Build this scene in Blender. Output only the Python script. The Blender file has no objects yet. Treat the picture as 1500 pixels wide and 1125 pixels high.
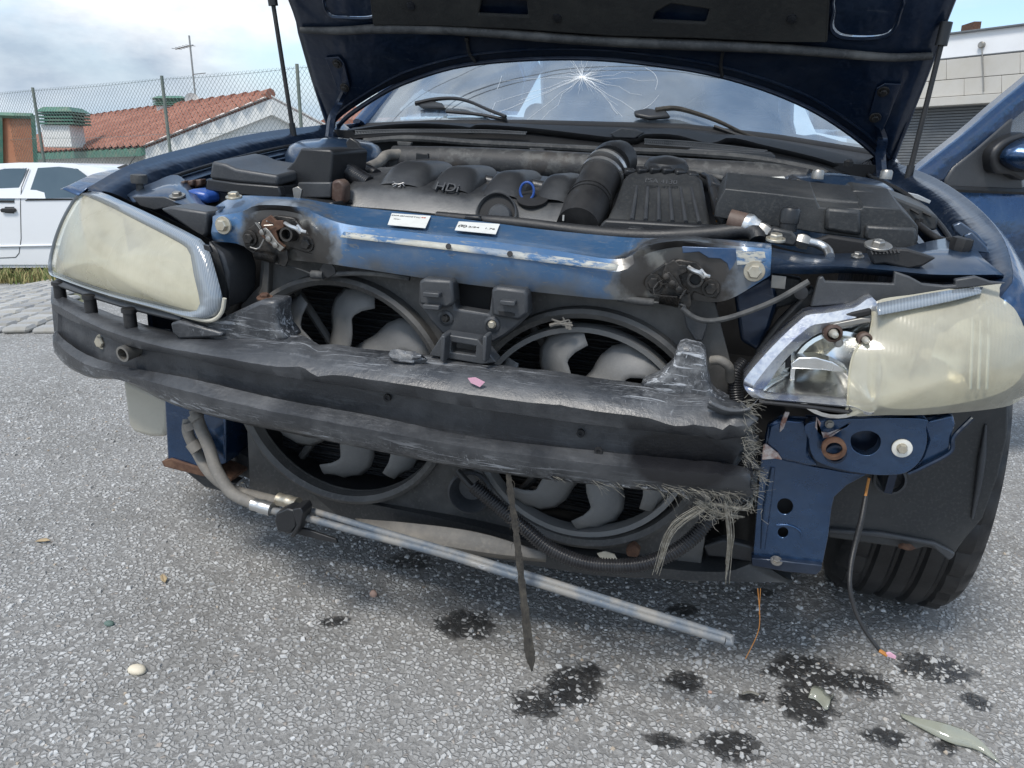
import bpy, bmesh, math, random
import numpy as np
from mathutils import Vector, Matrix, geometry as mgeo

random.seed(7)
RNG = np.random.default_rng(7)
S = bpy.context.scene
COL = S.collection
rad = math.radians

# ---------------------------------------------------------------- camera
# World axes are the wrecked car's own: x to the picture's right, y towards its tail, z up from its ground.
C = np.array([0.3685, -1.1598, 0.95])
YAW, PITCH, ROLL, F = 0.2415, -0.3296, -0.0594, 1127.0        # F in photo pixels, 1500 wide


def _rot(y, p, r):
    cy, sy, cp, sp, cr, sr = math.cos(y), math.sin(y), math.cos(p), math.sin(p), math.cos(r), math.sin(r)
    return (np.array([[cy, -sy, 0], [sy, cy, 0], [0, 0, 1]]) @ np.array([[1, 0, 0], [0, cp, -sp], [0, sp, cp]])
            @ np.array([[cr, 0, sr], [0, 1, 0], [-sr, 0, cr]]))


R = _rot(YAW, PITCH, ROLL)
cd = bpy.data.cameras.new('camera')
cd.sensor_fit = 'HORIZONTAL'
cd.sensor_width = 36.0
cd.lens = 36.0 * F / 1500.0
cd.clip_start = 0.02
cd.clip_end = 600.0
cam = bpy.data.objects.new('camera', cd)
COL.objects.link(cam)
cam.matrix_world = Matrix(((R[0, 0], R[0, 2], -R[0, 1], C[0]), (R[1, 0], R[1, 2], -R[1, 1], C[1]),
                           (R[2, 0], R[2, 2], -R[2, 1], C[2]), (0, 0, 0, 1)))
S.camera = cam

# upright direction of the surroundings (the wrecked car stands on a patch that leans a little)
BP = 0.27
GY = math.cos(BP) * R[:, 1] + math.sin(BP) * R[:, 2]
UG = -math.sin(BP) * R[:, 1] + math.cos(BP) * R[:, 2]
GX = R[:, 0]

# ---------------------------------------------------------------- world and sun
SUN_EL, SUN_AZ = rad(58), rad(205)          # azimuth measured from +y, clockwise
W = bpy.data.worlds.new('World')
S.world = W
W.use_nodes = True
wn, wl = W.node_tree.nodes, W.node_tree.links
wn.clear()
w_out = wn.new('ShaderNodeOutputWorld')
w_bg = wn.new('ShaderNodeBackground')
w_bg.inputs[1].default_value = 0.1
sky = wn.new('ShaderNodeTexSky')
sky.sky_type = 'NISHITA'
sky.sun_disc = False
sky.sun_elevation = SUN_EL
sky.sun_rotation = SUN_AZ
sky.air_density = 1.0
sky.dust_density = 0.8
sky.ozone_density = 1.2
tc = wn.new('ShaderNodeTexCoord')
sep = wn.new('ShaderNodeSeparateXYZ')
wl.new(tc.outputs['Generated'], sep.inputs[0])


def wmath(op, a, b=None, clamp=False):
    n = wn.new('ShaderNodeMath')
    n.operation = op
    n.use_clamp = clamp
    for i, q in enumerate((a, b)):
        if q is None:
            continue
        if isinstance(q, (int, float)):
            n.inputs[i].default_value = q
        else:
            wl.new(q, n.inputs[i])
    return n.outputs[0]


cmb = wn.new('ShaderNodeCombineXYZ')
wl.new(sep.outputs[0], cmb.inputs[0])
wl.new(sep.outputs[1], cmb.inputs[1])
wl.new(wmath('MULTIPLY', sep.outputs[2], 2.4), cmb.inputs[2])
n1 = wn.new('ShaderNodeTexNoise')
n1.inputs['Scale'].default_value = 2.1
n1.inputs['Detail'].default_value = 8.0
n1.inputs['Roughness'].default_value = 0.52
n1.inputs['Distortion'].default_value = 0.35
mp = wn.new('ShaderNodeMapping')
mp.inputs['Location'].default_value = (4.11, 2.31, 0.4)
wl.new(cmb.outputs[0], mp.inputs[0])
wl.new(mp.outputs[0], n1.inputs['Vector'])
cr1 = wn.new('ShaderNodeValToRGB')           # cloud cover
cr1.color_ramp.elements[0].position = 0.42
cr1.color_ramp.elements[1].position = 0.58
wl.new(n1.outputs[0], cr1.inputs[0])
n2 = wn.new('ShaderNodeTexNoise')
n2.inputs['Scale'].default_value = 3.0
n2.inputs['Detail'].default_value = 7.0
n2.inputs['Roughness'].default_value = 0.55
mp2 = wn.new('ShaderNodeMapping')
mp2.inputs['Location'].default_value = (14.60, 0.50, 1.0)
wl.new(cmb.outputs[0], mp2.inputs[0])
wl.new(mp2.outputs[0], n2.inputs['Vector'])
cr2 = wn.new('ShaderNodeValToRGB')           # cloud shade
cr2.color_ramp.elements[0].position = 0.36
cr2.color_ramp.elements[0].color = (2.2, 2.65, 3.3, 1)
cr2.color_ramp.elements[1].position = 0.62
cr2.color_ramp.elements[1].color = (6.9, 7.1, 7.2, 1)
wl.new(n2.outputs[0], cr2.inputs[0])
hz = wn.new('ShaderNodeMix')
hz.data_type = 'RGBA'
wl.new(cr1.outputs[0], hz.inputs[0])
hsv = wn.new('ShaderNodeMix')                # the blue between the clouds, hazy
hsv.data_type = 'RGBA'
hsv.inputs[0].default_value = 0.45
wl.new(sky.outputs[0], hsv.inputs[6])
hsv.inputs[7].default_value = (2.6, 4.3, 6.6, 1)
wl.new(hsv.outputs[2], hz.inputs[6])
wl.new(cr2.outputs[0], hz.inputs[7])
wl.new(hz.outputs[2], w_bg.inputs[0])
wl.new(w_bg.outputs[0], w_out.inputs[0])

sd = bpy.data.lights.new('sun', 'SUN')
sd.energy = 1.5
sd.angle = rad(14)
sd.color = (1.0, 0.955, 0.89)
sun = bpy.data.objects.new('sun', sd)
COL.objects.link(sun)
to_sun = Vector((math.sin(SUN_AZ) * math.cos(SUN_EL), math.cos(SUN_AZ) * math.cos(SUN_EL), math.sin(SUN_EL)))
sun.rotation_euler = (-to_sun).to_track_quat('-Z', 'Y').to_euler()

vs = S.view_settings
vs.view_transform = 'Standard'
vs.look = 'None'
vs.exposure = 0.97
vs.gamma = 1.0
vs.use_curve_mapping = False
S.render.engine = 'CYCLES'
S.cycles.max_bounces = 5
S.cycles.diffuse_bounces = 2
S.cycles.glossy_bounces = 3
S.cycles.transparent_max_bounces = 16


# ---------------------------------------------------------------- picture point -> point in the place
def ray(px, py):
    return R @ np.array([(px - 750) / F, 1, -(py - 562.5) / F])


def P(px, py, y=None, x=None, z=None):
    d = ray(px, py)
    t = (x - C[0]) / d[0] if x is not None else (y - C[1]) / d[1] if y is not None else (z - C[2]) / d[2]
    return C + t * d


def PP(px, py, p0, n):
    d = ray(px, py)
    n = np.array(n, float)
    return C + d * (((np.array(p0, float) - C) @ n) / (d @ n))


def G(px, py, d):
    r = ray(px, py)
    return C + r * (d / (r @ GY))


def L(pts, y=None):
    """photo points, each (px,py) on depth y or (px,py,y)"""
    return np.array([P(p[0], p[1], y=(p[2] if len(p) > 2 else y)) for p in pts])


def crom(pts, n, closed=False):
    pts = np.asarray(pts, float)
    m = len(pts)
    if m < 3:
        t = np.linspace(0, 1, n)[:, None]
        return pts[0] * (1 - t) + pts[-1] * t
    q = np.vstack([pts[-1], pts, pts[0], pts[1]]) if closed else np.vstack([2 * pts[0] - pts[1], pts, 2 * pts[-1] - pts[-2]])
    segs = m if closed else m - 1
    out = []
    k = 12
    for i in range(segs):
        p0, p1, p2, p3 = q[i], q[i + 1], q[i + 2], q[i + 3]
        for j in range(k):
            t = j / k
            out.append(0.5 * (2 * p1 + (p2 - p0) * t + (2 * p0 - 5 * p1 + 4 * p2 - p3) * t * t + (3 * p1 - p0 - 3 * p2 + p3) * t ** 3))
    out.append(pts[0] if closed else pts[-1])
    out = np.array(out)
    d = np.concatenate([[0], np.cumsum(np.linalg.norm(np.diff(out, axis=0), axis=1))])
    s = np.linspace(0, d[-1], n + 1 if closed else n)
    res = np.stack([np.interp(s, d, out[:, i]) for i in range(out.shape[1])], 1)
    return res[:-1] if closed else res


def unit(v):
    v = np.asarray(v, float)
    return v / (np.linalg.norm(v) + 1e-12)


def frame(axis):
    a = unit(axis)
    u = np.cross(a, [0, 0, 1] if abs(a[2]) < 0.9 else [1, 0, 0])
    u = unit(u)
    return u, np.cross(a, u), a


class B:
    """collects shapes; obj() links them as one mesh object"""

    def __init__(self):
        self.v, self.f = [], []

    def add(self, V, Fc):
        o = len(self.v)
        self.v += [tuple(float(c) for c in p) for p in V]
        self.f += [tuple(int(i) + o for i in q) for q in Fc]
        return self

    def prism(self, poly, vec):
        poly = np.asarray(poly, float)
        n = len(poly)
        V = np.vstack([poly, poly + np.asarray(vec, float)])
        nrm = np.zeros(3)
        for i in range(n):
            nrm += np.cross(poly[i], poly[(i + 1) % n])
        flip = nrm @ np.asarray(vec, float) > 0
        a, b = list(range(n)), list(range(2 * n - 1, n - 1, -1))
        Fc = [a, b] + [(i, i + n, (i + 1) % n + n, (i + 1) % n) for i in range(n)]
        if flip:
            Fc = [tuple(reversed(q)) for q in Fc]
        return self.add(V, Fc)

    def plate(self, loops, vec):
        """flat plate: outer loop and hole loops, thickness vec"""
        vec = np.asarray(vec, float)
        lp = [[np.asarray(p, float) for p in l] for l in loops]
        allp = np.array([p for l in lp for p in l])
        u, w, _ = frame(vec)
        c2 = np.stack([allp @ u, allp @ w], 1)
        edges, o = [], 0
        for l in lp:
            edges += [(o + i, o + (i + 1) % len(l)) for i in range(len(l))]
            o += len(l)
        vo, _, fo, vm = mgeo.delaunay_2d_cdt([Vector(p) for p in c2], edges, [], 0, 1e-7)[:4]
        back = [q[0] for q in vm]

        def inside(p, o, m):
            r = False
            for i in range(m):
                a_, b_ = c2[o + i], c2[o + (i + 1) % m]
                if (a_[1] > p[1]) != (b_[1] > p[1]) and p[0] < (b_[0] - a_[0]) * (p[1] - a_[1]) / (b_[1] - a_[1]) + a_[0]:
                    r = not r
            return r

        tris = []
        for f in fo:
            g = [back[i] for i in f]
            p = c2[g].mean(0)
            o, ok = 0, True
            for k, l in enumerate(lp):
                if inside(p, o, len(l)) != (k == 0):
                    ok = False
                    break
                o += len(l)
            if ok:
                tris.append(g)
        n = len(allp)
        V = np.vstack([allp, allp + vec])
        Fc = []
        for t in tris:
            nn = np.cross(allp[t[1]] - allp[t[0]], allp[t[2]] - allp[t[0]])
            if nn @ vec > 0:
                t = (t[0], t[2], t[1])
            Fc += [tuple(t), (t[0] + n, t[2] + n, t[1] + n)]
        o = 0
        for l in lp:
            m = len(l)
            Fc += [(o + i, o + (i + 1) % m, o + (i + 1) % m + n, o + i + n) for i in range(m)]
            o += m
        return self.add(V, Fc)

    def tube(self, pts, r, n=10, res=None, cap=True, wave=None):
        pts = np.asarray(pts, float)
        if res:
            pts = crom(pts, res)
        m = len(pts)
        rr = np.interp(np.linspace(0, 1, m), np.linspace(0, 1, len(r)), r) if hasattr(r, '__len__') else np.full(m, r)
        if wave:
            rr = rr * (1 + wave[0] * np.where(np.arange(m) % wave[1] < wave[1] / 2, 1, -1))
        tan = np.gradient(pts, axis=0)
        u, _, _ = frame(tan[0])
        V = []
        for i in range(m):
            t = unit(tan[i])
            u = unit(u - t * (u @ t))
            w = np.cross(t, u)
            for k in range(n):
                a = 2 * math.pi * k / n
                V.append(pts[i] + rr[i] * (math.cos(a) * u + math.sin(a) * w))
        Fc = [(i * n + k, i * n + (k + 1) % n, (i + 1) * n + (k + 1) % n, (i + 1) * n + k) for i in range(m - 1) for k in range(n)]
        if cap:
            Fc += [tuple(reversed(range(n))), tuple(range((m - 1) * n, m * n))]
        return self.add(V, Fc)

    def loft(self, lines, closed=False):
        lines = [np.asarray(l, float) for l in lines]
        n = len(lines[0])
        m = len(lines)
        V = np.vstack(lines)
        Fc = []
        for i in range(m if closed else m - 1):
            j = (i + 1) % m
            Fc += [(i * n + k, j * n + k, j * n + k + 1, i * n + k + 1) for k in range(n - 1)]
        return self.add(V, Fc)

    def lathe(self, prof, c, axis, n=20, sc=(1, 1), cap=(True, True), ring=False):
        u, w, a = frame(axis)
        c = np.asarray(c, float)
        V, Fc = [], []
        for r, h in prof:
            for k in range(n):
                t = 2 * math.pi * k / n
                V.append(c + a * h + r * (sc[0] * math.cos(t) * u + sc[1] * math.sin(t) * w))
        m = len(prof)
        Fc = [(i * n + k, i * n + (k + 1) % n, (i + 1) * n + (k + 1) % n, (i + 1) * n + k) for i in range(m - 1) for k in range(n)]
        if ring:
            Fc += [((m - 1) * n + k, (m - 1) * n + (k + 1) % n, (k + 1) % n, k) for k in range(n)]
        if prof[0][0] > 1e-6 and cap[0] and not ring:
            Fc.append(tuple(reversed(range(n))))
        if prof[-1][0] > 1e-6 and cap[1] and not ring:
            Fc.append(tuple(range((m - 1) * n, m * n)))
        return self.add(V, Fc)

    def box(self, c, s, Rm=None):
        c = np.asarray(c, float)
        V = np.array([[a, b, d] for a in (-.5, .5) for b in (-.5, .5) for d in (-.5, .5)]) * np.asarray(s, float)
        if Rm is not None:
            V = V @ np.asarray(Rm).T
        return self.add(V + c, [(0, 1, 3, 2), (4, 6, 7, 5), (0, 4, 5, 1), (2, 3, 7, 6), (0, 2, 6, 4), (1, 5, 7, 3)])

    def ball(self, c, r, n=12, m=7, jit=0.0):
        c = np.asarray(c, float)
        r = np.asarray(r, float) * np.ones(3)
        V = [c + r * [0, 0, 1]]
        for i in range(1, m):
            for k in range(n):
                a, b = math.pi * i / m, 2 * math.pi * k / n
                q = 1 + jit * (random.random() - .5)
                V.append(c + q * r * [math.sin(a) * math.cos(b), math.sin(a) * math.sin(b), math.cos(a)])
        V.append(c - r * [0, 0, 1])
        Fc = [(0, 1 + k, 1 + (k + 1) % n) for k in range(n)]
        for i in range(m - 2):
            Fc += [(1 + i * n + k, 1 + (i + 1) * n + k, 1 + (i + 1) * n + (k + 1) % n, 1 + i * n + (k + 1) % n) for k in range(n)]
        o = 1 + (m - 2) * n
        Fc += [(len(V) - 1, o + (k + 1) % n, o + k) for k in range(n)]
        return self.add(V, Fc)

    def dome(self, outline, nrm, h, rings=8, power=2.0, ctr=None):
        o = np.asarray(outline, float)
        c = o.mean(0) if ctr is None else np.asarray(ctr, float)
        nrm = unit(nrm)
        n = len(o)
        V, Fc = [], []
        for i in range(rings):
            s = 1 - i / rings
            for p in o:
                V.append(c + (p - c) * s + nrm * h * (1 - s ** power))
        V.append(c + nrm * h)
        for i in range(rings - 1):
            Fc += [(i * n + k, i * n + (k + 1) % n, (i + 1) * n + (k + 1) % n, (i + 1) * n + k) for k in range(n)]
        Fc += [((rings - 1) * n + k, (rings - 1) * n + (k + 1) % n, len(V) - 1) for k in range(n)]
        return self.add(V, Fc)

    def membrane(self, outline, h, rings=12, power=2.2, keep=14):
        """smooth bulging skin over a closed outline that faces -y"""
        o = np.asarray(outline, float)
        c = o.mean(0)

        def basis(q):
            x, z = q[:, 0] - c[0], q[:, 2] - c[2]
            return np.stack([np.ones_like(x), x, z, x * x, x * z, z * z, x ** 3, x * x * z, x * z * z], 1)

        k = np.linalg.lstsq(basis(o), o[:, 1], rcond=None)[0]
        dev = o[:, 1] - basis(o) @ k
        n = len(o)
        V, Fc = [], []
        for i in range(rings + 1):
            s = 1 - i / rings
            q = c + (o - c) * max(s, 1e-3)
            q[:, 1] = basis(q) @ k + dev * s ** keep - h * (1 - s ** power)
            V += list(q)
        for i in range(rings):
            Fc += [(i * n + j, i * n + (j + 1) % n, (i + 1) * n + (j + 1) % n, (i + 1) * n + j) for j in range(n)]
        return self.add(V, Fc)

    def obj(self, name, mat, parent=None, bevel=0.0, solid=0.0, ang=38, seg=2, label=None, kind=None, flat=False):
        me = bpy.data.meshes.new(name)
        me.from_pydata(self.v, [], self.f)
        bm = bmesh.new()
        bm.from_mesh(me)
        bmesh.ops.recalc_face_normals(bm, faces=bm.faces)
        bm.to_mesh(me)
        bm.free()
        if not flat:
            me.polygons.foreach_set('use_smooth', [True] * len(me.polygons))
            me.set_sharp_from_angle(angle=rad(ang))
        if mat is not None:
            me.materials.append(mat)
        o = bpy.data.objects.new(name, me)
        COL.objects.link(o)
        if parent is not None:
            o.parent = parent
        if solid:
            md = o.modifiers.new('solid', 'SOLIDIFY')
            md.thickness = solid
            md.offset = 0.0
        if bevel:
            md = o.modifiers.new('bevel', 'BEVEL')
            md.width = bevel
            md.segments = seg
            md.limit_method = 'ANGLE'
            md.angle_limit = rad(40)
            md.harden_normals = False
        if label:
            o['label'] = label
        if kind:
            o['kind'] = kind
        return o


def thing(name, label, cat, group=None, loc=(0, 0, 0)):
    o = bpy.data.objects.new(name, None)
    o.empty_display_size = 0.1
    COL.objects.link(o)
    o.location = loc
    o['label'] = label
    o['category'] = cat
    if group:
        o['group'] = group
    return o


def tag(o, label, cat, group=None):
    o['label'] = label
    o['category'] = cat
    if group:
        o['group'] = group
    return o


def slab(name, pts, y, depth, mat, parent, bevel=0.003, **k):
    b = B()
    b.prism(L(pts, y), (0, depth, 0))
    return b.obj(name, mat, parent, bevel=bevel, **k)


def bolt(parent, c, axis, r, mat, washer=1.6, name='bolt', label=None, wmat=None):
    b = B()
    b.lathe([(r * washer, 0), (r * washer, r * .3), (r * washer * .96, r * .4)], c, axis, 18)
    u, w, a = frame(axis)
    b.lathe([(r * 1.08, r * .3), (r * 1.08, r * .95), (r * .9, r * 1.15)], c, axis, 6)
    return b.obj(name, mat, parent, ang=30, label=label)


def text(name, body, size, origin, xdir, ydir, mat, parent, ext=0.0006, align='CENTER'):
    cu = bpy.data.curves.new(name, 'FONT')
    cu.body = body
    cu.size = size
    cu.extrude = ext
    cu.align_x = align
    cu.align_y = 'CENTER'
    cu.materials.append(mat)
    tmp = bpy.data.objects.new(name, cu)
    COL.objects.link(tmp)
    me = bpy.data.meshes.new_from_object(tmp.evaluated_get(bpy.context.evaluated_depsgraph_get()))
    bpy.data.objects.remove(tmp)
    bpy.data.curves.remove(cu)
    me.name = name
    o = bpy.data.objects.new(name, me)
    if not me.materials:
        me.materials.append(mat)
    COL.objects.link(o)
    x = unit(xdir)
    z = unit(np.cross(x, ydir))
    y = np.cross(z, x)
    o.matrix_world = Matrix(((x[0], y[0], z[0], origin[0]), (x[1], y[1], z[1], origin[1]), (x[2], y[2], z[2], origin[2]), (0, 0, 0, 1)))
    o.parent = parent
    return o


# ---------------------------------------------------------------- materials
class NT:
    def __init__(self, name):
        self.m = bpy.data.materials.new(name)
        self.m.use_nodes = True
        self.n, self.l = self.m.node_tree.nodes, self.m.node_tree.links
        self.bsdf = self.n['Principled BSDF']
        self.out = self.n['Material Output']
        self._tc = None

    def put(self, sock, v):
        if isinstance(v, (int, float)):
            sock.default_value = v
        elif isinstance(v, (tuple, list)):
            sock.default_value = (*v, 1) if len(v) == 3 and len(sock.default_value) == 4 else v
        else:
            self.l.new(v, sock)

    def co(self):
        if not self._tc:
            self._tc = self.n.new('ShaderNodeTexCoord')
        return self._tc.outputs['Object']

    def map(self, scale=(1, 1, 1), loc=(0, 0, 0), rot=(0, 0, 0), src=None):
        k = self.n.new('ShaderNodeMapping')
        k.inputs['Scale'].default_value = scale
        k.inputs['Location'].default_value = loc
        k.inputs['Rotation'].default_value = rot
        self.l.new(src or self.co(), k.inputs[0])
        return k.outputs[0]

    def noise(self, scale, detail=4, rough=.55, vec=None, dist=0.0, out=0):
        k = self.n.new('ShaderNodeTexNoise')
        k.inputs['Scale'].default_value = scale
        k.inputs['Detail'].default_value = detail
        k.inputs['Roughness'].default_value = rough
        k.inputs['Distortion'].default_value = dist
        self.l.new(vec or self.co(), k.inputs['Vector'])
        return k.outputs[out]

    def voro(self, scale, feature='F1', vec=None, rnd=1.0):
        k = self.n.new('ShaderNodeTexVoronoi')
        k.feature = feature
        k.inputs['Scale'].default_value = scale
        k.inputs['Randomness'].default_value = rnd
        self.l.new(vec or self.co(), k.inputs['Vector'])
        return k

    def ramp(self, fac, stops):
        k = self.n.new('ShaderNodeValToRGB')
        e = k.color_ramp.elements
        while len(e) < len(stops):
            e.new(0.5)
        for q, (p, c) in zip(e, stops):
            q.position = p
            q.color = (c, c, c, 1) if isinstance(c, (int, float)) else (*c, 1)
        self.l.new(fac, k.inputs[0])
        return k.outputs[0]

    def math(self, op, a, b=None, c=None, clamp=False):
        k = self.n.new('ShaderNodeMath')
        k.operation = op
        k.use_clamp = clamp
        for i, q in enumerate((a, b, c)):
            if q is not None:
                self.put(k.inputs[i], q)
        return k.outputs[0]

    def mix(self, fac, a, b, typ='MIX'):
        k = self.n.new('ShaderNodeMix')
        k.data_type = 'RGBA'
        k.blend_type = typ
        self.put(k.inputs[0], fac)
        self.put(k.inputs[6], a)
        self.put(k.inputs[7], b)
        return k.outputs[2]

    def bump(self, h, strength=.3, dist=.002, nrm=None):
        k = self.n.new('ShaderNodeBump')
        k.inputs['Strength'].default_value = strength
        k.inputs['Distance'].default_value = dist
        self.l.new(h, k.inputs['Height'])
        if nrm:
            self.l.new(nrm, k.inputs['Normal'])
        return k.outputs[0]

    def set(self, **k):
        names = dict(col='Base Color', rough='Roughness', metal='Metallic', coat='Coat Weight', crough='Coat Roughness', nrm='Normal',
                     trans='Transmission Weight', ior='IOR', alpha='Alpha', spec='Specular IOR Level', sss='Subsurface Weight',
                     ecol='Emission Color', estr='Emission Strength')
        for a, v in k.items():
            self.put(self.bsdf.inputs[names[a]], v)
        return self.m


def worn(name, col, rough=.5, metal=0.0, dust=(.30, .29, .27), dusty=.35, dscale=9.0, lo=.45, hi=.72, scr=0.0, scol=(.5, .5, .5),
         sscale=(14, 60, 60), bump=.15, bscale=220.0, coat=0.0, var=.25, wavy=0.0):
    t = NT(name)
    big = t.noise(dscale, 6, .62)
    fine = t.noise(bscale, 3, .6)
    m = t.ramp(big, [(lo, 0.0), (hi, 1.0)])
    m = t.math('MULTIPLY', m, dusty)
    speck = t.ramp(t.noise(bscale * .6, 2), [(.5, 0.0), (.8, dusty * .6)])
    m = t.math('MAXIMUM', m, speck)
    shade = t.mix(t.noise(dscale * .45, 3), tuple(c * (1 - var) for c in col), tuple(min(1, c * (1 + var)) for c in col))
    c = t.mix(m, shade, dust)
    if scr > 0:
        s = t.ramp(t.noise(1.0, 5, .75, vec=t.map(sscale), dist=.6), [(.61, 0.0), (.67, 1.0)])
        area = t.ramp(t.noise(11, 4, .6, vec=t.map((1, 1, 1), (3.3, 1.1, 7.7))), [(.42, 0.0), (.6, 1.0)])
        s = t.math('MULTIPLY', t.math('MULTIPLY', s, area), scr)
        c = t.mix(s, c, scol)
    rr = t.math('ADD', t.math('MULTIPLY', big, .3), rough - .15, clamp=True)
    nrm = t.bump(t.noise(11, 3), wavy, .03) if wavy else None
    nrm = t.bump(fine, bump, .0015, nrm)
    return t.set(col=c, rough=rr, metal=metal, nrm=nrm, coat=coat, crough=.12)


M = {}
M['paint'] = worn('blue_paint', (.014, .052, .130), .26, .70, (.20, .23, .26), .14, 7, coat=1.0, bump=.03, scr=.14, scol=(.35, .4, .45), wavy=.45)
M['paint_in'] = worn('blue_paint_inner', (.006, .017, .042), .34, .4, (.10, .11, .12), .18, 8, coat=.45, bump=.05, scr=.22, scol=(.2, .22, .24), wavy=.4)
M['paint_light'] = worn('blue_paint_dusty', (.022, .05, .10), .38, .5, (.15, .16, .17), .5, 10, coat=.7, bump=.05, scr=.3, scol=(.45, .47, .48))
M['plastic'] = worn('black_plastic', (.014, .015, .017), .40, 0, (.11, .108, .105), .18, 8, .5, .85, bump=.2, bscale=400)
M['plastic_grey'] = worn('grey_plastic', (.040, .043, .048), .44, 0, (.17, .17, .165), .28, 9, .46, .8, bump=.22, bscale=380)
M['plastic_dusty'] = worn('dusty_plastic', (.026, .028, .030), .45, 0, (.15, .146, .135), .4, 6, .48, .85, bump=.3, bscale=300)
M['rubber'] = worn('rubber', (.012, .012, .013), .5, 0, (.10, .097, .092), .24, 12, bump=.3, bscale=260)
M['rubber_grey'] = worn('dusty_rubber', (.045, .046, .047), .7, 0, (.23, .225, .21), .5, 14, bump=.35, bscale=200)
M['black'] = worn('dark_recess', (.008, .008, .009), .7, 0, (.05, .05, .05), .25, 9, bump=.2)
M['fan'] = worn('grey_fan_plastic', (.17, .17, .167), .55, 0, (.27, .265, .25), .45, 10, bump=.2, bscale=260)
M['shroud'] = worn('grey_shroud_plastic', (.058, .057, .055), .55, 0, (.24, .23, .215), .45, 8, bump=.25, bscale=260)
M['steel'] = worn('steel', (.33, .32, .30), .42, .85, (.30, .26, .2), .5, 20, bump=.2)
M['alu'] = worn('aluminium', (.62, .62, .61), .34, .9, (.38, .36, .32), .4, 24, bump=.15)
M['zinc'] = worn('zinc_bolt', (.55, .51, .42), .4, .75, (.33, .25, .15), .6, 60, bump=.2)
M['rust'] = worn('rust', (.085, .042, .026), .8, .1, (.20, .115, .07), .7, 45, bump=.6, bscale=160)
M['grease'] = worn('greasy_metal', (.022, .021, .020), .42, .35, (.14, .12, .10), .4, 40, bump=.6, bscale=180)
M['brown'] = worn('brown_plastic', (.065, .036, .026), .55, 0, (.25, .2, .16), .4, 20)
M['white_plastic'] = worn('white_plastic', (.72, .71, .66), .5, 0, (.4, .37, .3), .35, 30)
M['beige'] = worn('beige_tank', (.50, .47, .39), .45, 0, (.27, .25, .2), .4, 6, bump=.1)
M['hose_grey'] = worn('grey_rubber_hose', (.16, .15, .135), .7, 0, (.33, .30, .255), .6, 18, bump=.5, bscale=150)
M['blue_plastic'] = worn('blue_plastic', (.02, .075, .30), .35, 0, (.2, .2, .2), .1, 30)
M['orange_wire'] = worn('orange_wire', (.42, .17, .03), .45, 0, (.3, .2, .1), .2, 40)
M['pink'] = worn('pink_plastic', (.66, .36, .46), .45, 0, (.5, .4, .4), .2, 40)
M['straw'] = worn('frayed_fibre', (.15, .14, .115), .85, 0, (.40, .385, .345), .7, 120)
M['fibre_dark'] = worn('torn_fibre_strip', (.030, .027, .023), .85, 0, (.13, .115, .09), .5, 50, bump=.8, bscale=240)


# ================================================================ the setting
def zg(x, y):
    """height of the ground: flat round the car, easing into the level of the surroundings"""
    x, y = np.asarray(x, float), np.asarray(y, float)
    lev = C[2] + (-1.13 - UG[0] * (x - C[0]) - UG[1] * (y - C[1])) / UG[2]
    w = np.maximum(np.clip((-x - 1.7) / 5.0, 0, 1), np.maximum(np.clip((y - 5) / 9, 0, 1), np.clip((x - 4) / 9, 0, 1)))
    w = np.maximum(w, np.clip((-y - 4) / 9, 0, 1))
    return lev * w * w * (3 - 2 * w)


def blot_field(spots, X, Y):
    """distance field of the wet blots: under 1 inside, one value per ground vertex"""
    best = np.full(X.shape, 3.0)
    for (x, y, rx, ry, a) in spots:
        dx, dy = X - x, Y - y
        u, w = (dx * math.cos(a) + dy * math.sin(a)) / rx, (-dx * math.sin(a) + dy * math.cos(a)) / ry
        best = np.minimum(best, np.hypot(u, w))
    return best


def spot(px, py, wx, wy, a=0.0):
    c = P(px, py, z=0)
    l, r = P(px - wx, py, z=0), P(px + wx, py, z=0)
    u, d = P(px, py - wy, z=0), P(px, py + wy, z=0)
    return (c[0], c[1], np.linalg.norm(r - l) / 2, np.linalg.norm(u - d) / 2, math.atan2((r - l)[1], (r - l)[0]) + a)


SPOTS = [spot(682, 915, 52, 24), spot(840, 1005, 52, 34, .5), spot(785, 1032, 38, 26), spot(865, 985, 24, 16), spot(1002, 998, 34, 17),
         spot(1185, 985, 68, 28, -.2), spot(1265, 1000, 45, 22), spot(1180, 1030, 46, 40, -.6), spot(1370, 980, 62, 20, -.15),
         spot(1430, 1027, 24, 13), spot(1070, 1092, 52, 26), spot(975, 1085, 34, 13, -.2), spot(1298, 1080, 36, 15), spot(1385, 1095, 20, 12),
         spot(492, 910, 24, 9), spot(600, 822, 40, 13), spot(1000, 893, 26, 10), spot(1118, 868, 18, 8), spot(1105, 1022, 26, 8)]
SHADE = [spot(640, 830, 120, 22), spot(1110, 880, 130, 18)]


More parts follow.
